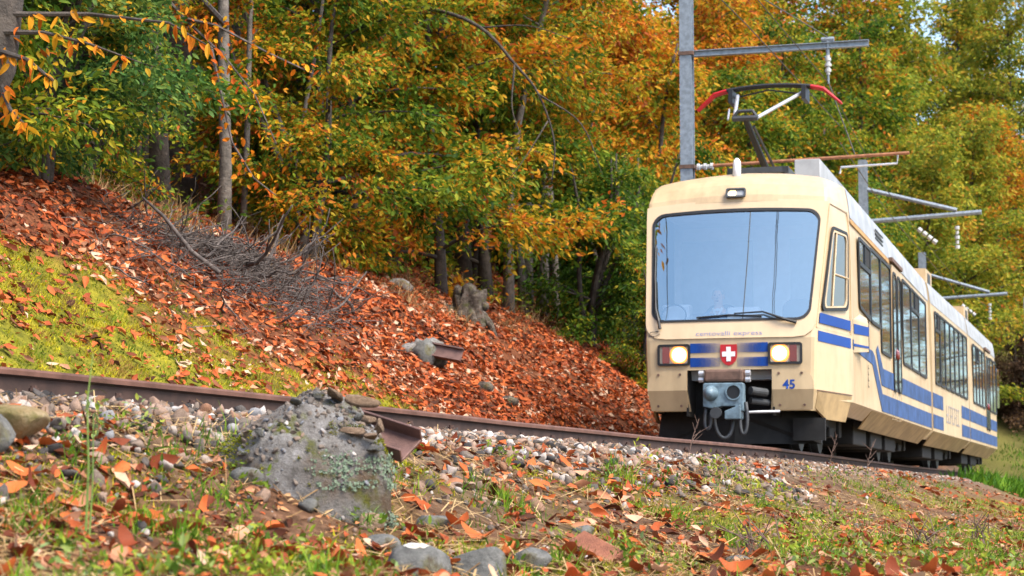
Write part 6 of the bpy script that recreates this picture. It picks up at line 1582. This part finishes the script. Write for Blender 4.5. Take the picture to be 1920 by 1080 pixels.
d = unit(g.normal(0, 1, (n, 3)) * [1, 1, .45]); nr = unit(g.normal(0, 1, (n, 3)) + [0, 0, .6])
PR3 = (np.array([(-.5, -.5, -.3), (-.5, .5, -.3), (-.5, 0, .5), (.5, -.3, -.2), (.5, .3, -.2), (.5, 0, .3)]), np.array([(0, 1, 4), (0, 4, 3), (1, 2, 5), (1, 5, 4), (2, 0, 3), (2, 3, 5)]))
o = scatter('twigs', [PR3], np.stack([X, Y, Z], -1) - bo, frames(d, nr), np.stack([g.uniform(.2, .7, n), g.uniform(.006, .012, n), g.uniform(.006, .012, n)], -1), g.random(n), M['twig'], bp); o['kind'] = 'stuff'
# -- weeds standing singly
def weed(name, x, y, stalks, lab, cat, mat):
    z = gzs(x, y); r = empty(name, (x, y, z)); tag(r, lab, cat)
    for pts, rad in stalks:
        b = MB(); b.tube(pts, np.linspace(rad, rad * .4, len(pts)), 5); b.build('stalk', mat, r)
    return r
M['grass_solid'] = plain('green_stalk', (.16, .24, .04), .6, 0, .1); M['dead_stalk'] = plain('dead_stalk', (.16, .10, .075), .9, 0, .15)
def leaf_part(r, p, d, L, w, mat, bendz=-.25):
    d = Vector(d).normalized(); s = d.cross(Vector((0, 0, 1))).normalized(); p = Vector(p); V = []
    for u, q in ((0, .25), (.3, .9), (.65, .8), (1, .05)):
        c = p + d * L * u + Vector((0, 0, bendz * L * u * u)); V += [c - s * w * q / 2, c + Vector((0, 0, -.12 * w)), c + s * w * q / 2]
    b = MB(); b.add(V, [(a + k, a + k + 1, a + k + 4, a + k + 3) for a in (0, 3, 6) for k in (0, 1)]); return b.build('leaf', mat, r, smooth=True)
M['weed_o'] = plain('weed_leaf', (.15, .26, .05), .55, 0, .12, 20); M['weed_o2'] = plain('blue_green_leaf', (.12, .26, .13), .5, 0, .12, 20)
wx, wy = -1.42, 6.62
w_ = weed('tall_grass', wx, wy, [([(0, 0, 0), (.005, 0, .25), (-.004, .0, .46), (.012, 0, .62)], .005), ([(.012, 0, 0), (.02, 0, .2), (.018, 0, .42)], .004)], 'tall blurred green grass stem at the left in front of the rail', 'grass', M['grass_solid'])
g = np.random.default_rng(12)
for k in range(22):
    z = .10 + .023 * k; a = g.uniform(0, 6.28); leaf_part(w_, (0, 0, z), (math.cos(a), math.sin(a), .7), g.uniform(.05, .11), .008, M['grass_solid'], -.6)
for nm, x, y, n, L, w, mt, lab in (('rosette_weed', .45, 9.55, 16, .13, .022, 'weed_o', 'green rosette weed with narrow leaves above the brick'), ('rosette_weed', .52, 9.45, 12, .07, .04, 'weed_o2', 'blue-green round-leaved weed right of the narrow-leaved rosette'), ('rosette_weed', -1.43, 6.35, 16, .09, .035, 'weed_o', 'green leafy weed low at the left edge of the foreground'), ('rosette_weed', -1.03, 7.55, 18, .08, .022, 'weed_o', 'feathery green weed left of the bottom boulders'), ('grass_tuft', -.62, 8.42, 26, .15, .008, 'weed_o', 'bright green grass tuft at the foot of the concrete footing'), ('rosette_weed', .10, 8.05, 14, .06, .028, 'weed_o', 'small yellow-green weed at the bottom right of the boulders'), ('grass_tuft', .62, 12.6, 26, .13, .009, 'weed_o', 'grass tuft in the middle of the near bank below the rail')):
    r = weed(nm, x, y, [], lab, 'weed', M['weed_o'])
    for k in range(n):
        a = g.uniform(0, 6.28); leaf_part(r, (g.normal(0, .018), g.normal(0, .018), .005), (math.cos(a), math.sin(a), g.uniform(.5, 2.2)), L * g.uniform(.6, 1.15), w, M[mt], -.35)
for x, y, h, lab in ((3.45, 21.6, .40, 'dead branching weed stalk standing by the ballast before the train front'), (3.9, 21.9, .42, 'second dead weed stalk right of the other by the ballast'), (1.62, 18.2, .35, 'thin dead stalk leaning before the rail left of the train')):
    st = [([(0, 0, 0), (.04, 0, h * .5), (.10, 0, h)], .006)]
    for k in range(6):
        z = h * (.35 + .1 * k); st.append(([(.03 + .012 * k, 0, z), (.03 + .012 * k + g.normal(0, .07), g.normal(0, .05), z + .09)], .004))
    weed('dead_weed', x, y, st, lab, 'dead weed', M['dead_stalk'])
# dark spiky seed heads on the lower right bank
for x, y, lab in ((2.75, 13.3, 'dark spiky dead plant on the lower right bank'), (3.35, 14.2, 'dark dead plant at the right beside pale-leaved weeds'), (1.25, 10.4, 'brown dead stalk cluster at the bottom right of the brick')):
    st = [([(g.normal(0, .05), g.normal(0, .04), 0), (g.normal(0, .07), g.normal(0, .04), .10), (g.normal(0, .10), g.normal(0, .05), g.uniform(.14, .26))], .006) for k in range(14)]
    weed('dead_weed', x, y, st, lab, 'dead weed', M['dead_stalk'])
